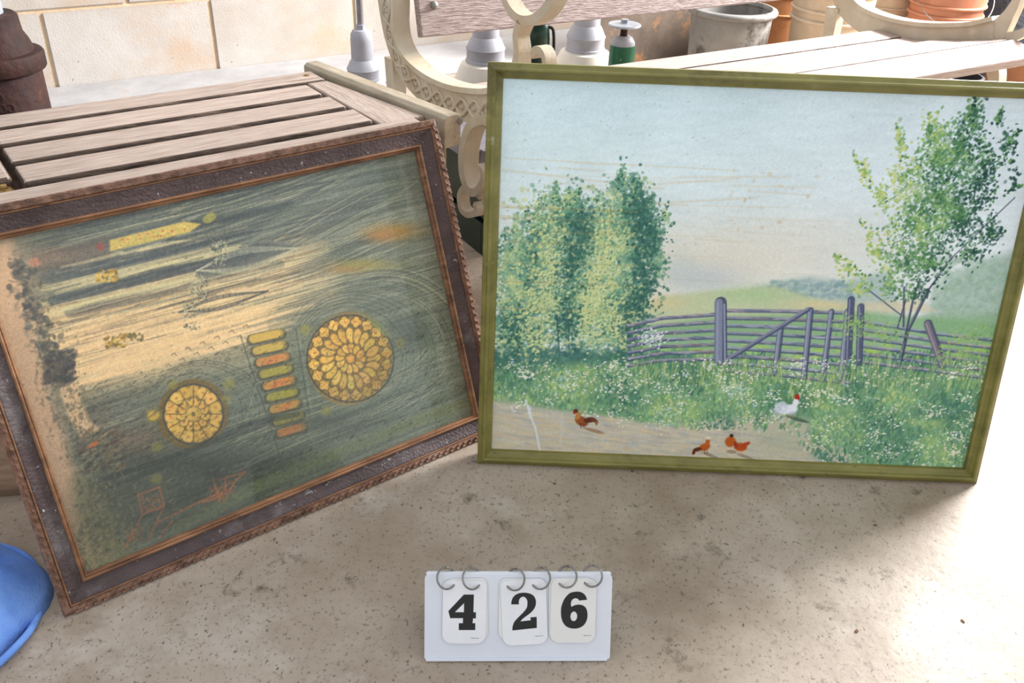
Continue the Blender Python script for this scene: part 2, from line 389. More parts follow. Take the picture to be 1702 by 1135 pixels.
# ------------------------------------------------------------------ the painted landscape
H_LAND = [[8.767280604e-04, 2.291236834e-05, -7.129043804e-01], [3.939818591e-05, -9.789260964e-04, 7.222540798e-01], [1.024186474e-05, -2.122101077e-04, 1.0]]
GW, GH, GM = 0.86164, 0.66307, 0.0225
def paint_landscape():
    C = Canvas(H_LAND, GM, GW - GM, GM, GH - GM, 900, (210, 224, 229))
    U = random.uniform
    # sky
    t = np.clip((C.SY - 130) / 360, 0, 1)[..., None]
    sky = np.array((212, 233, 240)) * (1 - t) + np.array((226, 234, 231)) * t
    rgt = np.clip((C.SX - 1000) / 700, 0, 1)[..., None]
    C.a[:] = sky * (1 - rgt * 0.5) + np.array((212, 221, 229)) * rgt * 0.5
    C.a += ((C.noise(6, (4, 1)) - 0.5) * 7 + (C.noise(60) - 0.5) * 8)[..., None]
    C.soft_blob(1180, 440, 230, 60, (226, 214, 190), 0.55)
    C.soft_blob(1000, 470, 200, 60, (224, 216, 198), 0.4)
    C.soft_blob(1330, 400, 160, 40, (220, 216, 206), 0.4)
    for i in range(34):                                              # ochre water stains
        y = U(265, 470); x = U(830, 1240); l = U(60, 260); dy = U(-4, 10)
        C.line([(x, y), (x + l * 0.5, y + dy * 0.6), (x + l, y + dy)], U(1, 3.2), (210, 198, 170), U(0.1, 0.32))
    for a, b, w in (((836, 284), (1060, 310), 3.5), ((1060, 310), (1230, 298), 3), ((832, 344), (1000, 350), 5), ((832, 362), (900, 366), 6), ((1260, 320), (1350, 326), 2.5), ((840, 264), (1230, 285), 2), ((1000, 345), (1260, 330), 3)):
        C.line([a, b], w, (212, 200, 172), 0.35)
    for i in range(26): C.dab(U(1215, 1370), U(282, 400), U(1.2, 4), U(1.2, 4), (208, 186, 154), U(0.2, 0.5))
    for i in range(200): C.dab(U(840, 1690), U(140, 420), U(0.6, 1.5), U(0.6, 1.2), (150, 150, 146), U(0.15, 0.5))
    # far hills, hazy woods
    C.soft_blob(1180, 465, 60, 26, (170, 188, 206), 0.4); C.soft_blob(1130, 450, 30, 30, (176, 196, 206), 0.35)
    C.poly([(1250, 480), (1310, 468), (1350, 462), (1400, 470), (1480, 452), (1500, 520), (1250, 520)], (166, 188, 184), 0.75, 12)
    C.poly([(1540, 520), (1580, 460), (1620, 440), (1720, 410), (1720, 560), (1540, 560)], (166, 190, 178), 0.8, 18)
    for i in range(500): C.dab(U(1550, 1700), U(430, 530), U(2, 5), U(2, 5), vary((160, 186, 168), 14), 0.3)
    for i in range(150): C.dab(U(1280, 1420), U(468, 500), U(2, 5), U(2, 4), vary((140, 168, 172), 12), 0.4)
    C.poly([(1050, 520), (1100, 495), (1200, 484), (1290, 478), (1360, 500), (1440, 515), (1440, 560), (1050, 560)], (196, 206, 170), 0.9, 8)
    C.soft_blob(1250, 492, 60, 14, (176, 204, 160), 0.7); C.soft_blob(1090, 505, 50, 14, (224, 206, 160), 0.6); C.soft_blob(1370, 508, 60, 8, (222, 204, 164), 0.6)
    C.poly([(1440, 505), (1530, 500), (1560, 520), (1440, 525)], (214, 206, 180), 0.8, 8)
    C.poly([(1540, 530), (1702, 520), (1702, 620), (1540, 610)], (150, 184, 150), 0.8, 14)
    # pasture behind the fence
    C.poly([(1040, 548), (1200, 528), (1440, 520), (1660, 540), (1660, 640), (1040, 640)], (142, 180, 140), 0.85, 10)
    for i in range(260): C.dab(U(1050, 1650), U(575, 618), U(5, 14), U(1.5, 3), vary((172, 206, 112), 12), 0.5)
    # meadow, bank
    C.poly([(800, 590), (900, 600), (1050, 590), (1200, 605), (1330, 640), (1450, 600), (1720, 590), (1720, 800), (1300, 800), (1200, 730), (1000, 700), (800, 672)], (128, 166, 130), 1.0, 12)
    # path
    C.poly([(800, 662), (900, 682), (980, 690), (1100, 712), (1190, 700), (1300, 690), (1345, 700), (1350, 740), (1420, 760), (1410, 800), (800, 800)], (206, 198, 178), 0.95, 16)
    for i in range(1500):
        x = U(815, 1400); y = U(680, 785)
        if y < 690 + (x - 950) * 0.12: continue
        C.dab(x, y, U(6, 22), U(1, 3), vary(random.choice([(208, 200, 180), (186, 188, 186), (214, 196, 160), (176, 176, 170), (200, 190, 170)]), 8), U(0.2, 0.5), U(0.0, 0.22))
    C.soft_blob(1310, 735, 70, 26, (170, 180, 160), 0.55); C.soft_blob(1330, 660, 50, 34, (92, 138, 106), 0.75)
    # grass strokes
    def bank_ok(x, y):
        lower = 668 + max(0, (x - 850)) * 0.16 if x < 1150 else (716 + (x - 1150) * 0.0 if x < 1280 else 700 + (x - 1280) * 0.8)
        return y < lower
    for i in range(11000):
        x = U(810, 1700); y = U(588, 790)
        if not bank_ok(x, y): continue
        if 1290 < x < 1350 and y > 640 and random.random() < 0.7: continue
        n = math.sin(x * 0.021 + y * 0.05) + math.sin(x * 0.047 - y * 0.031 + 2)
        pal = [(88, 132, 116), (112, 154, 126), (138, 176, 140), (158, 190, 138), (186, 206, 142), (170, 198, 184)]
        k = min(5, max(0, int(2.5 + n * 1.1 + U(-1.6, 1.6))))
        if x > 1400: k = max(0, k - 1)
        C.dab(x, y, U(0.8, 2.4), U(2, 6), vary(pal[k], 18), U(0.45, 0.85), U(-0.7, 0.7))
    for i in range(500):
        x = U(820, 1150); C.dab(x, 598 + random.gauss(0, 7), U(1.5, 4), U(3, 7), vary((96, 140, 126), 18), 0.4)
    # left copse
    clumps = [(850, 470, 30, 95), (880, 430, 40, 80), (905, 380, 30, 55), (945, 365, 34, 50), (955, 430, 45, 90), (900, 510, 60, 80), (1000, 400, 36, 70), (1040, 350, 34, 60), (1050, 420, 48, 90), (1030, 500, 50, 80), (975, 520, 50, 70),
              (925, 330, 8, 26), (948, 335, 7, 24), (962, 330, 6, 26), (1034, 300, 9, 28), (1058, 320, 12, 28), (1080, 345, 10, 20), (1095, 440, 14, 30), (1085, 385, 18, 40), (1108, 360, 6, 14), (860, 560, 40, 30), (1040, 555, 40, 26), (846, 545, 26, 45)]
    def leafy(clumps, count, pal, size, lightdir, cx0, cw, alpha=0.85, shade=None, patch=0.0):
        fld = C.noise(26) * 0.6 + C.noise(11) * 0.4
        wts = [c[2] * c[3] for c in clumps]
        for i in range(count):
            c = random.choices(clumps, wts)[0]
            a = U(0, 2 * math.pi); rad = min(1.45, abs(random.gauss(0, 0.62)) if random.random() < 0.6 else math.sqrt(random.random()))
            dx, dy = math.cos(a) * rad, math.sin(a) * rad
            x, y = c[0] + dx * c[2], c[1] + dy * c[3]
            g = lightdir[0] * dx + lightdir[1] * dy + patch * (fld[min(C.h - 1, max(0, int(C.pt(x, y)[1]))), min(C.w - 1, max(0, int(C.pt(x, y)[0])))] - 0.5) * 2 + (shade(x, y) if shade else 0) + U(-0.7, 0.7)
            f = min(0.999, max(0, (g + 1.5) / 3.0)) * (len(pal) - 1); k = int(f)
            C.dab(x, y, U(*size), U(size[0] * 0.6, size[1] * 0.8), vary(mixc(pal[k], pal[min(k + 1, len(pal) - 1)], f - k), 9), alpha * U(0.7, 1), U(0, 3.1), 0.5)
    palL = [(70, 114, 106), (92, 138, 122), (116, 160, 138), (146, 182, 152), (182, 204, 156), (212, 218, 164)]
    def shL(x, y): 
        s = 0
        for (sx, sy, rx, ry, v) in ((1065, 430, 30, 80, -0.8), (970, 400, 22, 50, -0.8), (1000, 490, 26, 60, 0.6), (890, 500, 34, 50, 0.5), (990, 530, 30, 50, 0.7), (945, 520, 16, 60, -0.9), (860, 520, 14, 60, -0.6)):
            s += v * math.exp(-((x - sx) / rx) ** 2 - ((y - sy) / ry) ** 2)
        return s
    leafy(clumps, 3800, palL, (2.2, 5.0), (-0.5, -0.1), 950, 150, 0.75, shL, 1.9)
    leafy(clumps, 9500, palL, (1.1, 2.9), (-0.5, -0.1), 950, 150, 0.9, shL, 1.9)
    for (bx, by, tx, ty, n) in ((925, 350, 922, 308, 26), (946, 345, 946, 312, 20), (960, 350, 963, 310, 22), (1034, 320, 1033, 282, 30), (1056, 330, 1064, 296, 30), (1076, 352, 1088, 322, 24), (1090, 380, 1112, 338, 30), (1092, 395, 1122, 372, 24), (1090, 450, 1108, 438, 20), (880, 370, 876, 345, 14), (850, 420, 838, 392, 16), (1000, 350, 996, 322, 16), (905, 345, 896, 326, 12)):
        for i in range(n):
            t = random.random(); w_ = (1 - t) * 9 + 1.5
            C.dab(bx + (tx - bx) * t + U(-w_, w_), by + (ty - by) * t + U(-3, 3), U(1, 2.4), U(0.9, 1.9), vary(random.choice(palL[:4]), 10), 0.85, U(0, 3))
    for i in range(420):                                              # stray leaves round the crown edges
        c = random.choice(clumps[:11]); a = U(0, 6.28); C.dab(c[0] + c[2] * 1.25 * math.cos(a) * U(0.8, 1.1), c[1] + c[3] * 1.15 * math.sin(a) * U(0.8, 1.1), U(0.9, 1.8), U(0.8, 1.5), vary(random.choice(palL[1:5]), 10), 0.55)
    for x0, y0, x1, y1 in ((930, 595, 926, 530), (946, 592, 944, 520), (1034, 585, 1036, 530), (900, 595, 895, 555), (1020, 560, 1016, 530), (862, 600, 858, 560)):
        C.line([(x0, y0), (x1, y1)], 2.4, (62, 90, 92), 0.75)
    for i in range(420):                                              # shade at the foot of the copse
        C.dab(U(815, 1070), 592 + random.gauss(0, 8), U(2, 6), U(1.5, 4), vary((88, 130, 120), 20), U(0.2, 0.5), U(-0.6, 0.6))
    for i in range(1500):                                             # impasto highlights on the light side of the crowns
        x, y = random.choice([(870, 520), (905, 470), (1000, 470), (985, 530), (890, 560), (1035, 545), (1010, 390), (915, 390)]); x += random.gauss(0, 20); y += random.gauss(0, 30)
        C.dab(x, y, U(1.6, 3.4), U(1.2, 2.4), vary((206, 214, 160), 12), U(0.5, 0.9), U(0, 3))
        if i % 2: C.dab(x + U(1, 3), y + U(1, 3), U(1, 2.4), U(0.8, 1.6), vary((96, 140, 118), 14), 0.6, U(0, 3))
    for i in range(1300):
        x, y = random.choice([(1070, 400), (1075, 450), (1065, 500), (965, 390), (950, 440), (1060, 350), (945, 540), (1050, 540), (850, 560)]); x += random.gauss(0, 13); y += random.gauss(0, 24)
        C.dab(x, y, U(1.4, 3.6), U(1.2, 2.6), vary((72, 116, 106), 12), U(0.4, 0.8), U(0, 3))
    for y in (346, 364, 385, 404, 436, 470, 515):
        C.line([(835, y), (930, y + 3), (1060, y + 8)], 3, (176, 166, 120), 0.28)
    # fence
    rail_d = (92, 104, 130); rail_l = (158, 164, 182)
    def rail(pts, w=4.0):
        C.line([(p[0], p[1] + 2.0) for p in pts], w * 1.1, rail_d, 0.8); C.line(pts, w * 0.75, vary(rail_l, 10), 0.85); [C.dab(pts[0][0] + (pts[-1][0] - pts[0][0]) * q, np.interp(pts[0][0] + (pts[-1][0] - pts[0][0]) * q, [p_[0] for p_ in pts], [p_[1] for p_ in pts]) + U(-1, 2.5), U(4, 12), U(0.8, 1.8), vary(random.choice([(176, 166, 170), (110, 120, 146), (190, 190, 202), (150, 132, 132), (84, 96, 128)]), 8), 0.6, 0.03) for q in RNG.random(12)]; C.line([(p[0], p[1] - 0.6) for p in pts], 1.0, random.choice([(190, 182, 184), (172, 152, 150), (180, 184, 196)]), 0.5)
    for dy, dl in ((0, 14), (13, 12), (26, 9), (38, 6), (50, 3), (62, 0), (74, -2)):
        rail([(1045, 537 + dy * 0.9 + 6), (1100, 530 + dy * 0.95), (1190, 524 + dy)], 4.2)
    for k in range(9):
        y0 = 516 + k * 12.6; rail([(1210, y0 + 1), (1300, y0 + 2 + k * 0.8), (1412, y0 + 5 + k * 2.0)], 4.6)
    for k in range(6): rail([(1436, 536 + k * 13.5), (1500, 546 + k * 13), (1560, 556 + k * 12.5), (1650, 566 + k * 13)], 4.4)
    def post(pts, w, c=(142, 150, 172)):
        C.line(pts, w + 1.5, (88, 96, 122), 0.9); C.line([(p[0] - w * 0.18, p[1]) for p in pts], w * 0.7, c, 0.95); C.line([(p[0] - w * 0.3, p[1]) for p in pts], 1.4, (186, 188, 198), 0.7)
    post([(1199, 505), (1198, 602)], 16); post([(1206, 508), (1207, 604)], 4)
    post([(1299, 550), (1290, 622)], 8); post([(1349, 518), (1338, 630)], 8); post([(1384, 520), (1369, 634)], 7); post([(1412, 520), (1400, 632)], 9)
    post([(1417, 500), (1412, 600)], 9, (96, 104, 132)); post([(1433, 512), (1430, 605)], 9, (104, 112, 138))
    C.line([(1212, 600), (1345, 517)], 7, rail_d, 0.9); C.line([(1211, 598), (1344, 515)], 4, (150, 150, 170), 0.9)
    post([(1545, 540), (1570, 610)], 11, (138, 128, 140)); 
    # right-hand tree
    for a, b, w in (((1497, 610), (1510, 555), 6), ((1510, 555), (1545, 485), 5), ((1545, 485), (1585, 430), 3), ((1585, 430), (1690, 330), 1.6), ((1505, 570), (1520, 500), 3.5), ((1520, 500), (1530, 470), 3), ((1490, 560), (1508, 500), 2.4), ((1504, 545), (1505, 480), 3), ((1440, 480), (1505, 530), 2)):
        C.line([a, b], w, (74, 84, 106), 0.85); C.line([(a[0] - 1.5, a[1]), (b[0] - 1.5, b[1])], max(0.8, w * 0.3), (170, 172, 184), 0.6)
    palR = [(46, 84, 76), (70, 112, 90), (100, 144, 104), (134, 174, 120), (170, 196, 124), (200, 208, 134)]
    clR = [(1560, 330, 70, 75), (1600, 250, 45, 60), (1622, 190, 17, 34), (1560, 260, 35, 50), (1530, 380, 55, 60), (1600, 360, 40, 50), (1510, 440, 48, 40), (1550, 440, 35, 35), (1640, 290, 24, 50), (1500, 240, 10, 28), (1548, 215, 14, 26), (1470, 330, 14, 26), (1440, 290, 9, 22), (1425, 265, 5, 10), (1460, 420, 18, 22), (1445, 395, 8, 16), (1410, 450, 14, 18), (1395, 430, 6, 10), (1430, 480, 22, 16), (1480, 480, 24, 20), (1665, 200, 8, 14), (1680, 240, 14, 30), (1690, 300, 10, 20), (1650, 385, 18, 30), (1620, 420, 22, 24), (1520, 490, 26, 16), (1500, 300, 20, 30)]
    def shR(x, y): return (1560 + (330 - y) * 0.35 - x) / 75.0 - 0.25
    leafy(clR, 700, palR[:4], (1.6, 3.6), (-0.3, -0.1), 0, 0, 0.55, shR, 1.2)
    leafy(clR, 4300, palR, (1.2, 3.0), (-0.3, -0.15), 0, 0, 0.9, shR, 1.2)
    for (bx, by, tx, ty, n) in ((1600, 240, 1624, 165, 50), (1520, 300, 1492, 205, 34), (1470, 340, 1420, 258, 44), (1480, 400, 1428, 366, 24), (1450, 470, 1388, 424, 44), (1640, 290, 1700, 215, 44), (1640, 330, 1700, 310, 26), (1630, 250, 1672, 180, 34), (1620, 400, 1672, 388, 24), (1600, 420, 1650, 420, 16), (1560, 230, 1548, 185, 24), (1650, 270, 1690, 270, 22)):
        for i in range(n):
            t = random.random(); w_ = (1 - t) * 12 + 3
            C.dab(bx + (tx - bx) * t + U(-w_, w_), by + (ty - by) * t + U(-w_, w_) * 0.7, U(1.4, 3.0), U(1.0, 2.2), vary(random.choice(palR[2:] if tx < 1560 else palR[:4]), 10), 0.9, U(0, 3))
    for i in range(90): C.dab(U(1480, 1640), U(220, 460), U(1.5, 3.5), U(1.2, 3), (206, 214, 220), 0.6, U(0, 3))
    leafy([(1420, 540, 40, 24), (1470, 560, 40, 26), (1620, 560, 40, 24), (1600, 590, 50, 20)], 500, palR[2:], (1.2, 2.8), (-0.2, -0.1), 0, 0, 0.8)
    # tall grass along the fence foot, flowers
    for i in range(900):
        x = U(1050, 1680); y = U(604, 640) if x < 1440 else U(596, 650)
        if 1300 < x < 1400: y += 22
        C.dab(x, y, 0.9, U(5, 11), vary(random.choice([(120, 160, 118), (168, 190, 126), (92, 134, 106), (190, 204, 150)]), 10), 0.6, U(-0.3, 0.3))
    for i in range(170):                                              # flower clusters
        x = U(820, 1680); y = U(605, 780)
        if not bank_ok(x, y - 8): continue
        c = random.choice([(232, 234, 222), (226, 228, 208), (234, 226, 210)])
        for k in range(random.randint(6, 18)): C.dab(x + random.gauss(0, 9), y + random.gauss(0, 5), U(0.9, 2.1), U(0.8, 1.6), vary(c, 6), U(0.6, 0.95))
    for i in range(60):
        x = U(820, 1690); y = U(610, 780)
        if bank_ok(x, y): C.soft_blob(x, y, U(10, 24), U(5, 12), random.choice([(176, 204, 128), (84, 128, 108), (190, 208, 140), (98, 142, 124)]), U(0.25, 0.45))
    for i in range(1300):
        x = U(815, 1690); y = U(600, 785)
        if not bank_ok(x, y - 6) or math.sin(x * 0.05 + 1) + math.sin(y * 0.11 + x * 0.013) + U(-1, 1) < -0.1: continue
        C.dab(x, y, U(0.9, 2.0), U(0.8, 1.7), random.choice([(232, 234, 222), (222, 226, 206), (236, 236, 232), (226, 214, 196), (168, 196, 222)]), U(0.6, 0.95))
    for i in range(110): C.dab(random.gauss(1085, 13), random.gauss(564, 9), U(1, 2.2), U(0.8, 1.4), (228, 232, 232), 0.8, -0.5)
    for i in range(60): C.dab(U(820, 1690), U(600, 770), U(1, 2.4), U(1, 2.2), (140, 176, 216), 0.5)
    # hens
    def bird(ops):
        for o in ops: C.dab(*o)
    br, bd, rd = (160, 100, 58), (110, 66, 46), (178, 58, 40)
    C.dab(988, 719, 16, 3, (160, 132, 108), 0.75, 0.25)
    bird([(967, 703, 10.5, 7.5, (138, 82, 52), 1, 0.5), (966, 702, 9, 6, br, 1, 0.5), (961, 694, 4, 7, (190, 140, 84), 1, 0.3), (957, 686, 3.6, 3.6, bd, 1), (955, 689, 2, 2.4, rd, 0.9), (980, 701, 9, 4.5, bd, 1, -0.2), (989, 702, 6, 3, (126, 78, 60), 1, 0.5), (992, 706, 2, 4, (150, 112, 70), 0.9)])
    for x in (965, 970): C.line([(x, 706), (x + 1, 714)], 1.2, bd, 0.9)
    C.dab(1182, 760, 14, 2.5, (150, 138, 122), 0.8, 0.35)
    bird([(1172, 746, 9, 6, (190, 104, 48), 1, -0.5), (1160, 750, 7, 3.5, bd, 1, -0.3), (1154, 755, 2.5, 4, bd, 1, 0.2), (1177, 738, 3.5, 6, (186, 110, 56), 1, 0.1), (1178, 731, 4, 2.4, (224, 214, 190), 1)])
    for x in (1172, 1176): C.line([(x, 750), (x + 1, 757)], 1.1, bd, 0.9)
    C.dab(1240, 762, 14, 2.4, (150, 140, 122), 0.8, 0.3); C.dab(1217, 754, 8, 3, (150, 134, 112), 0.7, 0.1)
    bird([(1215, 737, 8, 9, (188, 104, 46), 1), (1217, 727, 3, 3, (70, 60, 54), 1), (1232, 746, 10, 7, (184, 92, 42), 1, 0.1), (1240, 742, 8, 3.4, (180, 84, 44), 1, -0.6), (1224, 742, 3, 6, (160, 72, 40), 1, -0.3)])
    for x in (1231, 1235): C.line([(x, 752), (x, 758)], 1.2, (214, 150, 120), 0.9)
    C.dab(1328, 700, 18, 3, (84, 112, 96), 0.8, 0.25)
    wh, wg = (226, 230, 236), (182, 192, 210)
    bird([(1314, 683, 12, 8, wh, 1, -0.1), (1300, 680, 9, 10, (206, 214, 224), 0.9, 0.4), (1294, 684, 5, 9, wg, 0.7, 0.4), (1324, 672, 4.5, 11, wh, 1, 0.15), (1326, 662, 3.4, 4.4, rd, 1), (1329, 665, 1.6, 3, rd, 1), (1318, 690, 6, 3, wg, 0.6)])
    for k in range(5): C.line([(1306, 682), (1291 + k * 2, 672 + k * 5), (1290 + k * 3, 684 + k * 2)], 1.0, (236, 240, 244), 0.6)
    for x in (1315, 1320): C.line([(x, 692), (x, 697)], 1.2, (196, 140, 90), 0.9)
    # scrapes in the paint
    for i in range(3):
        C.line([(873 + i, 668), (880, 690), (890, 715), (897, 750)], 3.6 - i, (222, 226, 226), 0.5)
    C.line([(879, 678), (882, 696)], 5, (224, 228, 232), 0.7); C.line([(850, 678), (853, 688)], 3, (216, 220, 220), 0.6); C.line([(935, 690), (931, 745)], 3, (214, 214, 206), 0.4)
    C.a[:] = 192 + (C.a - 192) * 1.17
    C.a += ((C.noise(2) - 0.5) * 12)[..., None]
    return C.linear()

land = empty('framed_landscape_painting', mat=frame_matrix(-0.05217, 1.21692, -0.00355, 0.20761))
tag(land, 'landscape painting of trees, a wooden gate and hens in a narrow olive green frame', 'painting')
prof = [(0.0065, -0.030), (0.0, -0.003), (0.0008, 0.0008), (0.0070, 0.0048), (0.0090, 0.0085), (0.0115, 0.0092), (0.0135, 0.0075), (0.0150, 0.0030), (0.0195, -0.0022), (0.0225, -0.0040), (0.0245, -0.012), (0.0225, -0.030)]
for s in range(4): rail_mesh('frame_rail', prof, GW, GH, s, M_olive, land)
pm = paint_mat('oil_paint_on_canvas', 0.55, 0.25, 900)
cv = color_grid('canvas', paint_landscape(), GM, GW - GM, GM, GH - GM, -0.010, pm, land)
tag(cv, 'painted meadow scene with a grey gate and hens')
box('backing_board', (0.02, GW - 0.02, 0.02, GH - 0.02, -0.028, -0.0115), M_back, land, 0)

# ------------------------------------------------------------------ the old print of a church interior
H_PRINT = [[6.224649327e-04, -2.207308075e-04, 1.601088419e-01], [-3.218625875e-04, -7.494956534e-04, 8.039490020e-01], [-3.232142486e-04, -4.995318046e-05, 1.0]]
PW, PH, PM = 0.74961, 0.55975, 0.0440
def paint_print():
    C = Canvas(H_PRINT, PM, PW - PM, PM, PH - PM, 950, (122, 128, 116))
    U = random.uniform
    def dirx(y): return -0.2146 - (y - 320) * 0.00031          # slope of the print's own long lines at sketch row y
    # tone masses
    C.soft_blob(620, 300, 260, 120, (110, 120, 114), 0.8); C.soft_blob(350, 400, 300, 90, (124, 130, 124), 0.7)
    C.poly([(-60, 520), (60, 510), (240, 470), (400, 440), (510, 410), (540, 412), (500, 450), (560, 450), (560, 490), (440, 520), (330, 560), (300, 620), (130, 660), (60, 560)], (226, 200, 158), 0.9, 40)
    C.soft_blob(230, 570, 190, 55, (238, 208, 166), 0.85); C.soft_blob(420, 500, 140, 40, (220, 200, 160), 0.6)
    C.soft_blob(500, 650, 220, 120, (116, 128, 112), 0.55); C.soft_blob(690, 620, 120, 150, (120, 130, 122), 0.8)
    C.soft_blob(420, 790, 340, 70, (92, 100, 92), 0.85); C.soft_blob(260, 840, 150, 70, (78, 86, 74), 0.85); C.soft_blob(600, 760, 140, 60, (120, 128, 118), 0.7)
    C.soft_blob(200, 700, 90, 50, (120, 112, 96), 0.7); C.soft_blob(230, 730, 60, 30, (128, 96, 84), 0.55); C.soft_blob(215, 690, 40, 40, (120, 132, 128), 0.5)
    # long streaks along the print's columns
    st = (C.noise(3, (34, 1)) - 0.5) * 26 + (C.noise(9, (26, 1)) - 0.5) * 22 + (C.noise(2, (8, 1)) - 0.5) * 14
    C.a += st[..., None]
    def streak(x, y, l, w, c, a):
        k = dirx(y); C.line([(x, y), (x + l * 0.5, y + l * 0.5 * k + U(-1, 1)), (x + l, y + l * k)], w, c, a)
    for i in range(1500):
        x = U(-40, 720); y = U(270, 760) + (350 - x) * 0.2
        streak(x, y, U(25, 130), U(0.7, 1.8), random.choice([(84, 92, 94), (94, 102, 102), (172, 172, 150), (70, 78, 80)]), U(0.15, 0.42))
    # pale pier bands and dark channels between them
    for (x0, y0, x1, y1, w, c, a) in ((40, 385, 420, 305, 9, (168, 168, 142), 0.5), (70, 480, 350, 414, 8, (196, 184, 150), 0.75), (85, 522, 330, 452, 9, (204, 190, 152), 0.75), (90, 500, 420, 424, 12, (88, 98, 104), 0.7), (80, 460, 350, 400, 20, (98, 104, 108), 0.6), (100, 540, 500, 452, 4, (92, 92, 92), 0.5), (110, 565, 340, 510, 4, (96, 92, 90), 0.65), (110, 580, 460, 490, 2, (110, 100, 92), 0.6), (130, 612, 500, 520, 2, (130, 112, 96), 0.6), (320, 560, 540, 505, 3, (96, 98, 96), 0.6), (120, 520, 470, 440, 14, (84, 94, 98), 0.45)):
        C.line([(x0, y0), (x1, y1)], w, c, a)
    for i in range(420):
        x = U(110, 480); y = 640 - (x - 110) * 0.27 - U(0, 150)
        streak(x, y, U(30, 120), U(0.7, 1.3), random.choice([(120, 104, 92), (150, 128, 106), (96, 92, 90), (234, 208, 172)]), U(0.2, 0.5))
    C.soft_blob(210, 590, 150, 40, (240, 210, 168), 0.5); C.soft_blob(330, 560, 120, 30, (236, 208, 166), 0.4)
    # families of fine engraved lines that sweep up into the vault
    def family(pts, n, step, wob=0.0, fan=1.0):
        P = np.array(catmull(pts, 7)); T = np.gradient(P, axis=0); Nn = np.stack([T[:, 1], -T[:, 0]], 1) / np.hypot(*T.T)[:, None]
        s_ = np.linspace(0, 1, len(P))[:, None]
        for k in range(n):
            Q = P + Nn * (k * step) * (1 + (fan - 1) * s_)
            a0 = int(U(0, 0.35) * len(Q)); a1 = int(U(0.65, 1.0) * len(Q))
            C.line([tuple(q) for q in Q[a0:a1]], U(0.8, 1.5), random.choice([(70, 78, 82), (82, 90, 90), (92, 98, 96), (176, 176, 152), (188, 186, 160)]), U(0.35, 0.7))
    family([(80, 505), (280, 455), (420, 415), (540, 372), (690, 300)], 22, 4.2, fan=1.5)
    family([(120, 420), (300, 380), (430, 345), (560, 300), (690, 262)], 14, 3.6)
    family([(120, 600), (300, 556), (450, 515), (560, 480), (640, 445), (700, 420)], 20, 3.2, fan=1.2)
    family([(360, 560), (470, 530), (580, 500), (660, 490), (720, 520), (750, 580)], 12, 4.0)
    family([(400, 800), (520, 745), (640, 700), (730, 650), (775, 600)], 18, 3.6)
    family([(420, 470), (540, 400), (640, 350), (700, 330)], 14, 3.0, fan=1.4)
    family([(250, 800), (420, 735), (560, 690), (700, 640)], 10, 4.0)
    for i in range(260):                                              # warm wash on the sunlit piers
        x = U(100, 420); y = 655 - (x - 100) * 0.27 - abs(random.gauss(0, 52)); streak(x, y, U(40, 120), U(2, 5), vary((236, 206, 164), 8), U(0.2, 0.5))
    for i in range(120):
        x = U(80, 330); y = 520 - (x - 80) * 0.22 - random.choice([0, 34, 66]) + random.gauss(0, 4); streak(x, y, U(40, 110), U(1.5, 3), vary((206, 196, 160), 8), U(0.3, 0.6))
    for i in range(160):
        x = U(90, 420); y = 496 - (x - 90) * 0.22 - random.choice([0, 36, 70, 110]) + random.gauss(0, 5); streak(x, y, U(50, 130), U(2, 5), vary((84, 92, 96), 8), U(0.2, 0.45))
    # pointed arch shapes
    def leaf(x0, y0, x1, y1, b, c, a, w=1.2, n=5):
        for k in range(n):
            q = b * (0.5 + 0.5 * k / max(1, n - 1)); mx, my = (x0 + x1) / 2, (y0 + y1) / 2; dx, dy = x1 - x0, y1 - y0; L = math.hypot(dx, dy); nx, ny = -dy / L, dx / L
            for s in (-1, 1):
                C.line([tuple(p) for p in catmull([(x0, y0), (mx - dx * 0.05 + nx * q * s, my - dy * 0.05 + ny * q * s), (x1, y1)], 8)], w, c, a)
    C.poly([tuple(p) for p in catmull([(340, 440), (430, 405), (490, 412), (430, 440), (340, 462)], 5, True)], (92, 100, 104), 0.75, 6)
    leaf(330, 450, 500, 412, 20, (196, 194, 170), 0.5); leaf(300, 520, 450, 484, 12, (84, 88, 90), 0.55); leaf(280, 400, 560, 300, 32, (84, 94, 94), 0.4, n=8); leaf(400, 420, 700, 300, 44, (140, 148, 136), 0.25, n=9)
    # yellow lancet, red-brown patch, gold crowns
    C.poly([(60, 420), (185, 392), (186, 425), (70, 452)], (126, 108, 98), 0.5, 12); C.soft_blob(90, 425, 40, 16, (150, 122, 108), 0.35)
    C.poly([(185, 399), (310, 368), (338, 372), (318, 386), (186, 418)], (204, 184, 112), 0.95, 3)
    for i in range(70):
        x = U(190, 320); C.dab(x, 408 - (x - 187) * 0.225 + U(-7, 7), U(1, 2.4), U(1, 2), random.choice([(200, 120, 90), (160, 168, 100), (222, 200, 130)]), 0.6)
    C.dab(352, 362, 10, 6, (176, 170, 96), 0.7, -0.3); C.dab(170, 410, 5, 5, (150, 84, 76), 0.8)
    for (x, y) in ((180, 458), (196, 568)):
        for i in range(44): C.dab(x + U(-17, 17), y + U(-10, 10), U(1.5, 4), U(1.2, 3), random.choice([(206, 172, 86), (168, 136, 66), (120, 106, 62), (220, 192, 110)]), 0.75)
    for i in range(20): C.dab(214 + U(0, 26), 560 + U(-6, 6), 2, 2, (120, 112, 66), 0.7)
    for (x, y) in ((366, 420), (335, 478), (322, 525)):                # carved capitals
        for i in range(90): C.dab(x + U(-14, 14), y + U(-24, 24), U(0.7, 3), U(0.7, 1.6), random.choice([(196, 194, 168), (84, 88, 86), (150, 150, 130)]), 0.55, U(0, 3))
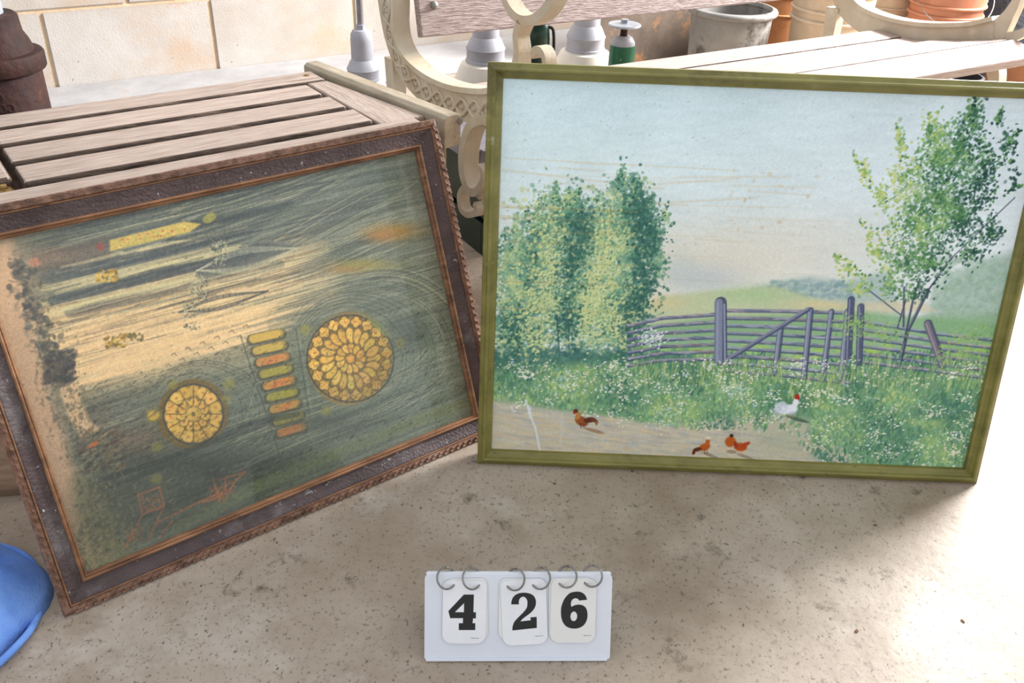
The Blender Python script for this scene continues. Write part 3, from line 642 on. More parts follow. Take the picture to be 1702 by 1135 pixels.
    # coloured smears top right
    C.soft_blob(660, 384, 44, 13, (168, 136, 76), 0.85); C.soft_blob(640, 392, 26, 10, (176, 130, 80), 0.7); C.soft_blob(610, 440, 50, 9, (160, 150, 88), 0.75); C.soft_blob(580, 448, 30, 7, (172, 140, 92), 0.7)
    # little carved heads in rows on the cream wall
    for r in range(4):
        for k in range(8):
            x = 210 + k * 24 + r * 10; y = 664 - k * 9.5 - r * 3 - r * 15
            if r > 1 and k < 2: continue
            C.line([(x, y), (x + 6, y - 3), (x + 9, y + 1)], 1.6, (116, 106, 92), 0.6)
    # rose windows
    def rose(cx, cy, R, big):
        C.soft_blob(cx, cy, R * 1.45, R * 1.4, (104, 114, 104), 0.6)
        for k in range(9):
            q = R * (1.12 + k * 0.085)
            C.line([(cx + q * math.cos(a) * (1.0 + 0.035 * k * (math.cos(a) > 0)) + k * 1.6, cy + q * math.sin(a) * 0.98) for a in np.linspace(-2.6, 1.5, 40)], 1.1, random.choice([(76, 86, 86), (140, 150, 138), (66, 74, 76)]), 0.45)
        C.dab(cx, cy, R * 0.95, R * 0.97, (150, 124, 72) if big else (124, 106, 62), 1.0, soft=0.1)
        f = lambda x: vary(mixc((226, 186, 100), (166, 144, 84), min(1, max(0, ((x[0] - cx) + (x[1] - cy)) / (2 * R) + 0.35))) if big else (216, 184, 104), 12)
        def pane(a, r0, r1, hw):
            m = (r0 + r1) / 2; x, y = cx + R * m * math.cos(a), cy + R * m * math.sin(a)
            C.dab(x, y, R * (r1 - r0) / 2 * 1.12, hw * 1.18, (84, 74, 52), 0.8, a); C.dab(x, y, R * (r1 - r0) / 2 * 0.98, hw * 0.94, f((x, y)), 0.97, a)
            C.dab(x, y, 1.8, 1.3, random.choice([(196, 116, 74), (150, 150, 80)]), 0.6)
        if big:
            n = 20
            C.dab(cx, cy, R * 0.09, R * 0.09, (208, 160, 90), 1)
            for k in range(12): a = 2 * math.pi * k / 12 + 0.1; pane(a, 0.13, 0.36, R * 0.075)
            for k in range(n): a = 2 * math.pi * k / n; pane(a, 0.36, 0.70, R * 0.098)
            for k in range(n):
                a = 2 * math.pi * (k + 0.5) / n; x, y = cx + R * 0.83 * math.cos(a), cy + R * 0.84 * math.sin(a)
                C.dab(x, y, 9.6, 9.6, (90, 80, 56), 0.75)
                for j in range(4): C.dab(x + 4.6 * math.cos(j * 1.57 + a), y + 4.6 * math.sin(j * 1.57 + a), 4.4, 4.4, f((x, y)), 0.9)
                C.dab(x, y, 1.8, 1.8, (190, 116, 76), 0.6)
        else:
            for k in range(8):
                a = 2 * math.pi * k / 8; C.dab(cx + R * 0.16 * math.cos(a), cy + R * 0.16 * math.sin(a), 4.2, 3.6, vary((208, 176, 96), 12), 0.95)
            for r, n, q in ((0.40, 11, 6.2), (0.76, 15, 9.2)):
                for k in range(n):
                    a = 2 * math.pi * (k + 0.3) / n; x, y = cx + R * r * math.cos(a), cy + R * r * math.sin(a)
                    C.dab(x, y, q * 0.98, q * 0.86, vary((218, 182, 98), 12), 0.95, a); C.dab(x, y, 2, 2, (180, 116, 70), 0.6)
            for k in range(12):
                a = 2 * math.pi * k / 12; C.line([(cx + R * 0.3 * math.cos(a), cy + R * 0.3 * math.sin(a)), (cx + R * 0.9 * math.cos(a), cy + R * 0.9 * math.sin(a))], 1.6, (96, 84, 52), 0.7)
        C.line([(cx + R * 0.98 * math.cos(a), cy + R * 0.98 * math.sin(a)) for a in np.linspace(0, 6.29, 50)], 3.0, (80, 82, 72), 0.8)
    rose(325, 690, 51, False); rose(587, 597, 74, True)
    C.poly([(600, 520), (640, 540), (664, 566), (640, 556), (612, 530)], (136, 150, 106), 0.7, 5)
    for (x, y, r) in ((671, 570, 9), (512, 548, 9), (547, 684, 8), (384, 640, 9), (258, 692, 10), (290, 640, 7), (264, 745, 7), (263, 798, 8), (380, 665, 6)):
        C.dab(x, y, r, r * 0.9, (150, 148, 84), 0.7, soft=0.8)
    C.dab(258, 692, 8, 7, (204, 170, 84), 0.8)
    # row of small lancets
    for k in range(9):
        x = 447 + k * 5.2; y = 558 + k * 19.6; c = [(206, 176, 98), (196, 172, 96), (198, 148, 92), (164, 156, 84), (192, 144, 84), (156, 152, 78), (180, 146, 84), (150, 144, 74), (184, 134, 80)][k]
        L = 24 - k * 0.5
        C.line([(x - L, y + 8), (x + L, y - 2)], 17, (84, 84, 64), 0.7); C.line([(x - L + 2, y + 6), (x + L - 8, y - 2)], 12, c, 0.95)
        C.dab(x + L - 2, y - 4, 6, 6, c, 0.8, soft=0.8)
        if k in (2, 4, 6, 8): C.dab(x, y + 2, 12, 3.4, (206, 116, 76), 0.55, -0.22, 0.8)
    C.line([(404, 560), (470, 760)], 1.4, (66, 76, 74), 0.7); C.line([(500, 548), (524, 690)], 1.6, (150, 158, 142), 0.5); C.line([(496, 548), (518, 690)], 1.4, (70, 78, 78), 0.6)
    C.line([(410, 600), (430, 640), (412, 700)], 1.2, (160, 166, 146), 0.5)
    # worn margin along the left edge, ragged figures beside it
    C.poly([(-70, 400), (20, 400), (50, 520), (84, 640), (130, 790), (165, 950), (60, 900), (-60, 520)], (196, 166, 140), 0.9, 26)
    C.soft_blob(20, 470, 40, 60, (212, 180, 152), 0.8)
    C.poly([(96, 640), (124, 628), (150, 700), (168, 716), (136, 730), (118, 700)], (216, 186, 154), 0.9, 8)
    C.poly([(118, 800), (150, 790), (240, 960), (140, 980)], (118, 116, 88), 0.6, 26); C.soft_blob(165, 900, 40, 60, (136, 126, 92), 0.5)
    for i in range(420):
        t_ = random.random(); x = 30 + t_ * 80 + random.gauss(0, 10); y = 440 + t_ * 210 + random.gauss(0, 16)
        C.dab(x, y, U(1, 6), U(1, 4), random.choice([(84, 84, 86), (104, 108, 104), (72, 74, 78), (150, 140, 120)]), U(0.25, 0.6), U(0, 3))
    for i in range(150): C.dab(100 + U(-20, 26), 620 + U(-36, 18), U(2, 9), U(1.4, 4), random.choice([(66, 70, 74), (88, 88, 90), (100, 90, 84)]), 0.5, -0.2)
    for i in range(170):
        x = 150 + U(-14, 60); y = 745 + U(-30, 40); C.dab(x, y, U(2, 8), U(1, 3), random.choice([(110, 88, 74), (140, 118, 96), (96, 104, 96), (160, 150, 122), (72, 70, 64)]), 0.5, -0.25)
    C.dab(158, 741, 7, 3, (196, 116, 70), 0.9, -0.2); C.dab(60, 436, 7, 6, (196, 140, 120), 0.7)
    for i in range(260): C.dab(130 + U(0, 60), U(800, 950), U(0.8, 3), U(0.8, 5), random.choice([(90, 92, 70), (150, 138, 104), (70, 76, 62), (134, 140, 92)]), 0.4)
    # diagonal edge shadow of the aisle, chair sketched in red chalk
    C.line([(170, 800), (260, 772), (340, 742), (420, 706), (500, 690)], 8, (66, 74, 72), 0.6)
    oc = (170, 110, 74)
    for seg in ([(232, 825), (240, 858)], [(232, 825), (268, 812), (276, 842), (240, 858)], [(266, 830), (272, 848), (246, 852)], [(240, 858), (212, 910)], [(276, 842), (250, 900)], [(262, 872), (298, 855), (345, 832), (372, 820)], [(290, 868), (270, 895)], [(358, 796), (370, 838)], [(368, 800), (412, 786), (396, 800), (382, 822)], [(378, 798), (380, 836)], [(340, 838), (372, 826)]):
        C.line(seg, 3.0, oc, 0.8); C.line([(p[0] + U(-2, 2), p[1] + U(-2, 2)) for p in seg], 1.2, oc, 0.6)
    for i in range(200):
        bx, by = random.choice([(252, 838), (366, 822), (228, 890), (380, 812)]); C.dab(bx + U(-14, 14), by + U(-12, 12), U(1, 5), 0.9, vary(oc, 16), 0.4, U(-1, 1))
    C.soft_blob(360, 790, 20, 14, (50, 52, 50), 0.6)
    C.line([(300, 880), (430, 812), (560, 756), (700, 700), (790, 668)], 18, (118, 128, 92), 0.45)
    for i in range(900): C.dab(U(-30, 790), U(270, 950), U(0.8, 2.4), U(0.6, 1.4), random.choice([(60, 66, 66), (170, 168, 150)]), U(0.1, 0.35))
    C.soft_blob(230, 860, 130, 60, (66, 70, 56), 0.4); C.soft_blob(430, 770, 150, 40, (74, 80, 68), 0.4)
    for i in range(2600):                                             # dark plate grain, densest low down and round the windows
        x = U(120, 780); y = U(640, 930) - (x - 150) * 0.25
        C.dab(x, y, U(0.8, 5), U(0.6, 1.6), random.choice([(58, 64, 58), (70, 78, 72), (84, 90, 82), (130, 134, 112)]), U(0.15, 0.45), U(-0.6, 0.2))
    for i in range(900):
        x = U(60, 230); y = 560 + (x - 60) * 2.1 + random.gauss(0, 60)
        C.dab(x, y, U(0.8, 2), U(0.8, 4), random.choice([(86, 84, 68), (110, 104, 82), (150, 134, 108), (70, 72, 60)]), U(0.15, 0.4), U(-0.4, 0.4))
    C.soft_blob(690, 560, 34, 26, (66, 76, 72), 0.45); C.soft_blob(560, 705, 90, 22, (76, 82, 76), 0.45); C.soft_blob(300, 770, 130, 18, (64, 70, 64), 0.5); C.soft_blob(640, 290, 120, 30, (90, 100, 96), 0.35)
    C.a[:] = 128 + (C.a - 132) * 1.2
    C.a *= np.array((1.0, 0.985, 0.93))
    C.a += ((C.noise(2) - 0.5) * 20)[..., None] + (RNG.random(C.a.shape[:2]) - 0.5)[..., None] * 14
    return C.linear()

fp = empty('framed_church_print', mat=frame_matrix(-0.60304, 0.85027, 0.66533, 0.38166))
tag(fp, 'old church print turned on its side in a wide dark plum frame with carved edge', 'picture')
p_band = [(0.013, -0.030), (0.010, -0.004), (0.0125, 0.0005), (0.016, 0.0), (0.024, -0.0035), (0.033, -0.006), (0.037, -0.0065), (0.040, -0.013), (0.040, -0.030)]
p_rope = [(0.012, -0.028), (0.0, -0.004), (0.0008, 0.0), (0.003, 0.0028), (0.006, 0.0038), (0.009, 0.0032), (0.0110, 0.0012), (0.0118, -0.002)]
p_line = [(0.0112, -0.001), (0.0114, 0.0022), (0.0124, 0.0028), (0.0136, 0.0022), (0.014, -0.001)]
p_bead = [(0.0355, -0.0120), (0.0355, -0.0055), (0.0365, -0.0030), (0.0385, -0.0022), (0.0400, -0.0038), (0.0408, -0.0058), (0.0422, -0.0050), (0.0436, -0.0066), (0.0447, -0.0105), (0.0447, -0.0135)]
for s in range(4):
    r = rail_mesh('frame_rail', p_band, PW, PH, s, M_band, fp); tag(r, 'dark plum pebbled rail')
    rail_mesh('carved_edge', p_rope, PW, PH, s, M_rope, r); rail_mesh('fillet', p_line, PW, PH, s, M_gilt, r); rail_mesh('gilt_bead', p_bead, PW, PH, s, M_gilt, r)
    # overlapping carved leaf scales along the edge moulding
    bm = bmesh.new(); L = PW if s in (0, 2) else PH; n = int(L / 0.0125)
    for k in range(n):
        a0 = (k + 0.5) * L / n
        for j, uc in enumerate((0.0032, 0.0078)):
            a = a0 + (0.004 if j else 0)
            if a < 0.012 or a > L - 0.012: continue
            ring = [(a + 0.0085, uc + (0.001 if j else -0.001), 0.0030), (a + 0.002, uc - 0.0024, 0.0040), (a - 0.0045, uc - 0.0014, 0.0070), (a - 0.0045, uc + 0.0014, 0.0070), (a + 0.002, uc + 0.0024, 0.0040)]
            base = [(q[0], q[1], 0.0005) for q in ring]
            def T(q):
                A, u, v = q
                return {0: (A, u, v), 1: (PW - u, A, v), 2: (PW - A, PH - u, v), 3: (u, PH - A, v)}[s]
            tv = [bm.verts.new(T(q)) for q in ring]; bv = [bm.verts.new(T(q)) for q in base]
            bm.faces.new(tv)
            for i in range(5): bm.faces.new((tv[i], tv[(i + 1) % 5], bv[(i + 1) % 5], bv[i]))
    o = mesh_obj('carved_leaves', bm, M_rope, r); tag(o, kind='stuff')
ppm_ = paint_mat('faded_print_paper', 0.6, 0.1, 500)
pr = color_grid('print', paint_print(), PM, PW - PM, PM, PH - PM, -0.0135, ppm_, fp)
tag(pr, 'faded print of a church wall with two yellow rose windows')
gm, nt, b = new_mat('dusty_glass'); N = nt.nodes; Lk = nt.links
tr = N.new('ShaderNodeBsdfTransparent'); gl = N.new('ShaderNodeBsdfGlossy'); gl.inputs['Roughness'].default_value = 0.06
df = N.new('ShaderNodeBsdfDiffuse'); df.inputs['Color'].default_value = rgba((190, 190, 186))
fr0 = N.new('ShaderNodeFresnel'); fr0.inputs['IOR'].default_value = 1.5
geo = N.new('ShaderNodeNewGeometry'); inv = N.new('ShaderNodeMath'); inv.operation = 'SUBTRACT'; inv.inputs[0].default_value = 1.0
fr = N.new('ShaderNodeMath'); fr.operation = 'MULTIPLY'; Lk.new(geo.outputs['Backfacing'], inv.inputs[1]); Lk.new(fr0.outputs[0], fr.inputs[0]); Lk.new(inv.outputs[0], fr.inputs[1])
mx1 = N.new('ShaderNodeMixShader'); mx2 = N.new('ShaderNodeMixShader')
tcd = N.new('ShaderNodeTexCoord'); nd = N.new('ShaderNodeTexNoise'); nd.inputs['Scale'].default_value = 7; nd.inputs['Detail'].default_value = 9
Lk.new(tcd.outputs['Object'], nd.inputs['Vector']); mrd = N.new('ShaderNodeMapRange'); mrd.inputs['From Min'].default_value = 0.35; mrd.inputs['From Max'].default_value = 0.8
mrd.inputs['To Min'].default_value = 0.0; mrd.inputs['To Max'].default_value = 0.04
Lk.new(nd.outputs['Fac'], mrd.inputs['Value']); Lk.new(mrd.outputs['Result'], mx1.inputs['Fac'])
Lk.new(tr.outputs[0], mx1.inputs[1]); Lk.new(df.outputs[0], mx1.inputs[2])
Lk.new(fr.outputs[0], mx2.inputs['Fac']); Lk.new(mx1.outputs[0], mx2.inputs[1]); Lk.new(gl.outputs[0], mx2.inputs[2])
Lk.new(mx2.outputs[0], N['Material Output'].inputs['Surface'])
bm = bmesh.new(); add_box(bm, 0.041, PW - 0.041, 0.041, PH - 0.041, -0.0125, -0.0110)
mesh_obj('glass_pane', bm, gm, fp)
box('backing_board', (0.03, PW - 0.03, 0.03, PH - 0.03, -0.029, -0.0150), M_back, fp, 0)

# ------------------------------------------------------------------ flip-number stand
SW, SH, SLEAN = 0.24891, 0.12154, 0.43089
st = empty('number_stand', mat=frame_matrix(-0.10076, 0.80025, 0.04949, SLEAN))
tag(st, 'white folded metal stand with flip cards showing 426 on the concrete floor', 'number stand')
def rrect(x0, x1, y0, y1, r, seg=6, rt=None):
    rt = r if rt is None else rt; out = []
    for (cx, cy, a0, q) in ((x1 - r, y0 + r, -90, r), (x1 - rt, y1 - rt, 0, rt), (x0 + rt, y1 - rt, 90, rt), (x0 + r, y0 + r, 180, r)):
        for k in range(seg + 1):
            a = math.radians(a0 + 90 * k / seg); out.append((cx + q * math.cos(a), cy + q * math.sin(a)))
    return out
bm = bmesh.new(); add_prism(bm, rrect(0, SW, 0.002, SH, 0.004, rt=0.007), -0.003, 0.0)
mesh_obj('front_panel', bm, M_white, st, bevel=0.0006)
c2, s2 = math.cos(2 * SLEAN), math.sin(2 * SLEAN)
bm = bmesh.new()
A = [(0.002, SH, -0.0005), (SW - 0.002, SH, -0.0005), (SW - 0.002, SH - SH * c2, -SH * s2), (0.002, SH - SH * c2, -SH * s2)]
off = Vector((0, s2, -c2)) * 0.0025
va = [bm.verts.new(Vector(p)) for p in A]; vb = [bm.verts.new(Vector(p) + off) for p in A]
bm.faces.new(va); bm.faces.new(vb[::-1])
for i in range(4): bm.faces.new((va[i], va[(i + 1) % 4], vb[(i + 1) % 4], vb[i]))
mesh_obj('rear_panel', bm, M_white, st)
box('ridge', (0.003, SW - 0.003, SH - 0.003, SH + 0.0022, -0.006, -0.0004), M_white, st, 0.0012)
box('bottom_lip', (0.002, SW - 0.004, 0.0012, 0.0055, -0.002, 0.0030), M_white, st, 0.001)
KX, KY = SW / 1478.0, SH / 685.0
def sp(p): return ((p[0] - 122) * KX, (845 - p[1]) * KY)
def curve_mesh(name, splines, z, ext, mat, parent):
    cu = bpy.data.curves.new(name, 'CURVE'); cu.dimensions = '2D'; cu.fill_mode = 'BOTH'; cu.extrude = ext
    for P in splines:
        s = cu.splines.new('POLY'); s.points.add(len(P) - 1); s.use_cyclic_u = True
        for i, p in enumerate(P): s.points[i].co = (p[0], p[1], 0, 1)
    tmp = bpy.data.objects.new('tmp', cu); COL.objects.link(tmp)
    dg = bpy.context.evaluated_depsgraph_get(); me = bpy.data.meshes.new_from_object(tmp.evaluated_get(dg))
    bpy.data.objects.remove(tmp); bpy.data.curves.remove(cu)
    me.name = name; me.materials.clear(); me.materials.append(mat)
    o = bpy.data.objects.new(name, me); link(o, parent); o.location.z = z; return o
def text_mesh(name, body, size, x, y, z, rot, mat, parent):
    cu = bpy.data.curves.new(name, 'FONT'); cu.body = body; cu.size = size
    tmp = bpy.data.objects.new('tmp', cu); COL.objects.link(tmp)
    dg = bpy.context.evaluated_depsgraph_get(); me = bpy.data.meshes.new_from_object(tmp.evaluated_get(dg))
    bpy.data.objects.remove(tmp); bpy.data.curves.remove(cu)
    me.materials.clear(); me.materials.append(mat)
    o = bpy.data.objects.new(name, me); link(o, parent); o.location = (x, y, z); o.rotation_euler = (0, 0, rot); return o
D4 = [[(430, 312), (508, 312), (506, 450), (526, 450), (526, 497), (504, 497), (500, 535), (522, 535), (522, 588), (393, 588), (393, 535), (425, 535), (425, 495), (325, 495), (310, 440)], [(432, 378), (360, 449), (432, 449)]]
D2 = [[tuple(p) for p in catmull([(802, 388), (808, 350), (830, 318), (870, 300), (920, 298), (965, 312), (990, 340), (997, 380), (985, 420), (955, 455), (915, 485), (890, 505), (878, 522)], 4)] + [(960, 512), (955, 490), (1005, 486), (1008, 572), (815, 592)] +
      [tuple(p) for p in catmull([(816, 562), (830, 525), (860, 490), (900, 450), (925, 415), (930, 380), (925, 350), (905, 330), (885, 330), (868, 345), (862, 365), (862, 388)], 4)]]
D6 = [[(1338, 358)] + [tuple(p) for p in catmull([(1400, 352), (1390, 325), (1370, 303), (1340, 290), (1300, 290), (1260, 303), (1225, 340), (1203, 390), (1196, 440), (1203, 500), (1225, 545), (1260, 570), (1305, 578), (1350, 570), (1385, 545), (1404, 505), (1407, 465), (1398, 425), (1375, 400), (1340, 390), (1305, 395), (1278, 408)], 4)] +
      [tuple(p) for p in catmull([(1272, 385), (1278, 360), (1292, 345), (1310, 340), (1328, 345)], 4)],
      [(1299 + 27 * math.cos(a), 482 + 38 * math.sin(a)) for a in np.linspace(0, 2 * math.pi, 24, endpoint=False)]]
def card(x0, x1, y0, y1, rot, z, mat, digit=None, dname=None, txt=None):
    cx, cy = (x0 + x1) / 2, (y0 + y1) / 2; ccx, ccy = sp((cx, cy)); w, h = (x1 - x0) * KX, (y1 - y0) * KY
    bm = bmesh.new(); P = rrect(-w / 2, w / 2, -h / 2, h / 2, 0.0125, rt=0.009)
    ca, sa = math.cos(rot), math.sin(rot)
    add_prism(bm, [(ccx + p[0] * ca - p[1] * sa, ccy + p[0] * sa + p[1] * ca) for p in P], z, z + 0.0007)
    o = mesh_obj('flip_card', bm, mat, st)
    if digit:
        d = curve_mesh('digit', [[sp(p) for p in S] for S in digit], z + 0.0009, 0.0001, M_ink, o); tag(d, 'black slab numeral ' + dname)
        tx, ty = sp(txt); text_mesh('small_print', 'batters.com', 0.0022, tx, ty, z + 0.00085, rot, M_ink, o)
    return o
card(292, 618, 190, 680, 0.02, 0.0012, M_card2); card(265, 606, 204, 695, -0.008, 0.0024, M_card, D4, '4', (490, 655))
card(706, 1050, 190, 670, 0.0, 0.0012, M_card2); card(728, 1085, 196, 706, 0.055, 0.0024, M_card, D2, '2', (998, 641))
card(1102, 1450, 184, 680, 0.012, 0.0012, M_card2); card(1115, 1472, 190, 690, -0.004, 0.0024, M_card2, D6, '6', (1380, 636))
for (hx, hy, sx) in ((350, 240, -1), (548, 242, -1), (772, 250, 1), (972, 240, 1), (1180, 228, 1), (1380, 222, 1)):
    x, y = sp((hx, hy)); Bv = Vector((sx * 0.85, 0, 0.527)); Av = Vector((0, 0.88, -0.475)); Av = (Av - Bv * Av.dot(Bv)).normalized()
    Nv = Bv.cross(Av); ox, oy = sx * 0.0096, 0.0098; oz = -(ox * Nv.x + oy * Nv.y) / Nv.z
    hp = Vector((x, y, 0.0030)); c = hp + Vector((ox, oy, oz)); R = (c - hp).length
    bm = bmesh.new(); add_tube(bm, [c + R * (math.cos(a) * Bv + math.sin(a) * Av) for a in np.linspace(0, 2 * math.pi, 40, endpoint=False)], 0.00135, 8, True)
    ring = mesh_obj('binder_ring', bm, M_chrome, st, smooth=True)
    bm = bmesh.new(); q = c + R * Vector(Av); add_tube(bm, [q - Bv * 0.0016, q + Bv * 0.0016], 0.0016, 8); mesh_obj('clasp', bm, M_chrome, ring, smooth=True)

# ------------------------------------------------------------------ slatted table behind the church print
TY = math.radians(36.7); TT = 0.5
te = Vector((math.cos(TY), math.sin(TY), 0)); tn = Vector((-math.sin(TY), math.cos(TY), 0))
TO = te * 0.42 + tn * 1.488
tb = empty('slatted_table', TO, TY); tag(tb, 'low weathered wooden slatted table behind the dark plum frame', 'table')
def tl(e, n): return (e - 0.42, n - 1.488)
def slat(name, e0, e1, n0, n1, z0, z1, mat=M_wood, bev=0.006, parent=tb):
    a = tl(e0, n0); b_ = tl(e1, n1); cx, cy, cz = (a[0] + b_[0]) / 2, (a[1] + b_[1]) / 2, (z0 + z1) / 2
    bm = bmesh.new(); add_box(bm, a[0] - cx, b_[0] - cx, a[1] - cy, b_[1] - cy, z0 - cz, z1 - cz)
    o = mesh_obj(name, bm, mat, parent, bevel=bev, segs=3); o.location = (cx, cy, cz)
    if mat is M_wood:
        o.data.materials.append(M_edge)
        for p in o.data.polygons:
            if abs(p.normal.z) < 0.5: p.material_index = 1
    return o
slat('rear_rail', 0.02, 0.742, 1.632, 1.700, TT - 0.03, TT, bev=0.004)
slat('front_rail', 0.02, 0.772, 1.276, 1.346, TT - 0.03, TT, bev=0.004)
slat('slat', 0.152, 0.694, 1.544, 1.614, TT - 0.030, TT + 0.001, bev=0.004)
slat('slat', 0.152, 0.698, 1.455, 1.526, TT - 0.030, TT + 0.001, bev=0.004)
slat('slat', 0.152, 0.702, 1.364, 1.437, TT - 0.030, TT + 0.001, bev=0.004)
bm = bmesh.new(); P = [tl(0.708, 1.350), tl(0.796, 1.350), tl(0.744, 1.630), tl(0.702, 1.630)]
cxy = tl(0.75, 1.49); add_prism(bm, [(p[1] - cxy[1], -(p[0] - cxy[0])) for p in P], -0.015, 0.0125)
cr_ = mesh_obj('cross_rail', bm, M_wood, tb, bevel=0.003); cr_.location = (cxy[0], cxy[1], TT - 0.0145); cr_.rotation_euler = (0, 0, math.pi / 2)
lr = slat('cross_rail', 0.055, 0.142, 1.392, 1.630, TT - 0.028, TT + 0.002)
bm = bmesh.new()
for k in range(26):
    x = 0.062 + 0.075 * random.random(); n0 = 1.392; z = TT - 0.024 + 0.024 * random.random(); a = tl(x, n0 - random.uniform(0.002, 0.022)); b_ = tl(x, n0 + 0.012)
    add_box(bm, a[0] - 0.005, a[0] + 0.006, a[1], b_[1], z - 0.006, z + 0.003)
rt = mesh_obj('rotten_end', bm, M_rot, tb, bevel=0.002); tag(rt, 'crumbling yellowed rail end')
slat('apron', 0.06, 0.70, 1.30, 1.322, TT - 0.10, TT - 0.031); slat('apron', 0.06, 0.70, 1.655, 1.677, TT - 0.10, TT - 0.031)
for e in (0.06, 0.66):
    for n in (1.325, 1.61): slat('leg', e, e + 0.045, n, n + 0.045, 0.0, TT - 0.0305, bev=0.003)
o = lathe('wood_plug', [(0.006, 0.0), (0.006, 0.0012), (0.004, 0.0018)], M_rot, tb, 14); o.location = (*tl(0.722, 1.672), TT)

# cream painted bar laid along the table's end
p0, p1 = Vector((-0.428, 1.846)), Vector((-0.118, 1.536)); d = (p1 - p0)
cb = empty('painted_bar', ((p0.x + p1.x) / 2, (p0.y + p1.y) / 2, 0), math.atan2(d.y, d.x))
tag(cb, 'cream painted bar standing against the right end of the slatted table', 'bar')
L = d.length
bm = bmesh.new(); add_prism(bm, [(-0.018, TT - 0.050), (0.018, TT - 0.050), (0.020, TT - 0.044), (0.020, TT + 0.003), (0.014, TT + 0.008), (-0.010, TT + 0.008), (-0.018, TT + 0.003)], -L / 2, L / 2)
for v in bm.verts: v.co = Vector((v.co.z, v.co.x, v.co.y))
mesh_obj('bar', bm, M_bar, cb, bevel=0.002)
for x in (-L / 2 + 0.03, L / 2 - 0.06): box('post', (x, x + 0.028, -0.014, 0.014, 0, TT - 0.049), M_bar, cb)
o = lathe('rivet', [(0.006, 0), (0.0055, 0.003), (0.003, 0.0045)], M_bolt, cb, 12); o.location = (L / 2, 0.017, TT - 0.006); o.rotation_euler = (0, math.pi / 2, 0)

# ------------------------------------------------------------------ park bench
BY = math.radians(32); be = Vector((math.cos(BY), math.sin(BY), 0)); bnn = Vector((-math.sin(BY), math.cos(BY), 0))
S0, T0 = 0.82, 1.50
bench = empty('park_bench', be * S0 + bnn * T0, BY)
tag(bench, 'park bench with cream scrolled cast iron ends and pale wooden slats behind the green frame', 'bench')
def res_(pts, n):
    P = np.array(catmull(pts, 8)); d = np.r_[0, np.cumsum(np.hypot(*np.diff(P, axis=0).T))]
    q = np.linspace(0, d[-1], n); return np.stack([np.interp(q, d, P[:, 0]), np.interp(q, d, P[:, 1])], 1)
def add_band(bm, up, lo, x0, x1, n=48):
    """strip between two curves in the (depth, height) plane, thick from x0 to x1"""
    A, B = res_(up, n), res_(lo, n); R = []
    for a, b_ in zip(A, B):
        R.append([bm.verts.new((x, q[0] - T0, q[1])) for x, q in ((x0, a), (x0, b_), (x1, b_), (x1, a))])
    for i in range(n - 1):
        for k in range(4): bm.faces.new((R[i][k], R[i][(k + 1) % 4], R[i + 1][(k + 1) % 4], R[i + 1][k]))
    bm.faces.new(R[0][::-1]); bm.faces.new(R[-1])
def add_ribbon(bm, pts, w, x0, x1, closed=False, sub=8):
    P = np.array(catmull(pts, sub, closed)); n = len(P)
    W = [w] * n if not isinstance(w, (list, tuple)) else list(np.interp(np.linspace(0, len(w) - 1, n), range(len(w)), w))
    R = []
    for i in range(n):
        t = (P[(i + 1) % n] - P[i - 1]) if closed else P[min(i + 1, n - 1)] - P[max(i - 1, 0)]
        t = t / (np.hypot(*t) + 1e-9); nn = np.array((-t[1], t[0])) * W[i] / 2
        R.append([bm.verts.new((x, q[0] - T0, q[1])) for x, q in ((x0, P[i] - nn), (x0, P[i] + nn), (x1, P[i] + nn), (x1, P[i] - nn))])
    for i in range(n if closed else n - 1):
        for k in range(4): bm.faces.new((R[i][k], R[i][(k + 1) % 4], R[(i + 1) % n][(k + 1) % 4], R[(i + 1) % n][k]))
    if not closed: bm.faces.new(R[0][::-1]); bm.faces.new(R[-1])
inner = [(1.93, 0.95), (1.88, 0.80), (1.85, 0.68), (1.843, 0.602), (1.847, 0.55), (1.832, 0.515), (1.794, 0.492), (1.733, 0.481), (1.657, 0.479), (1.578, 0.486), (1.499, 0.501), (1.441, 0.516), (1.385, 0.54)]
outer = [(2.03, 0.95), (1.99, 0.80), (1.958, 0.66), (1.936, 0.585), (1.910, 0.515), (1.868, 0.465), (1.840, 0.446), (1.789, 0.427), (1.733, 0.417), (1.65, 0.415), (1.56, 0.425), (1.481, 0.440), (1.36, 0.458)]
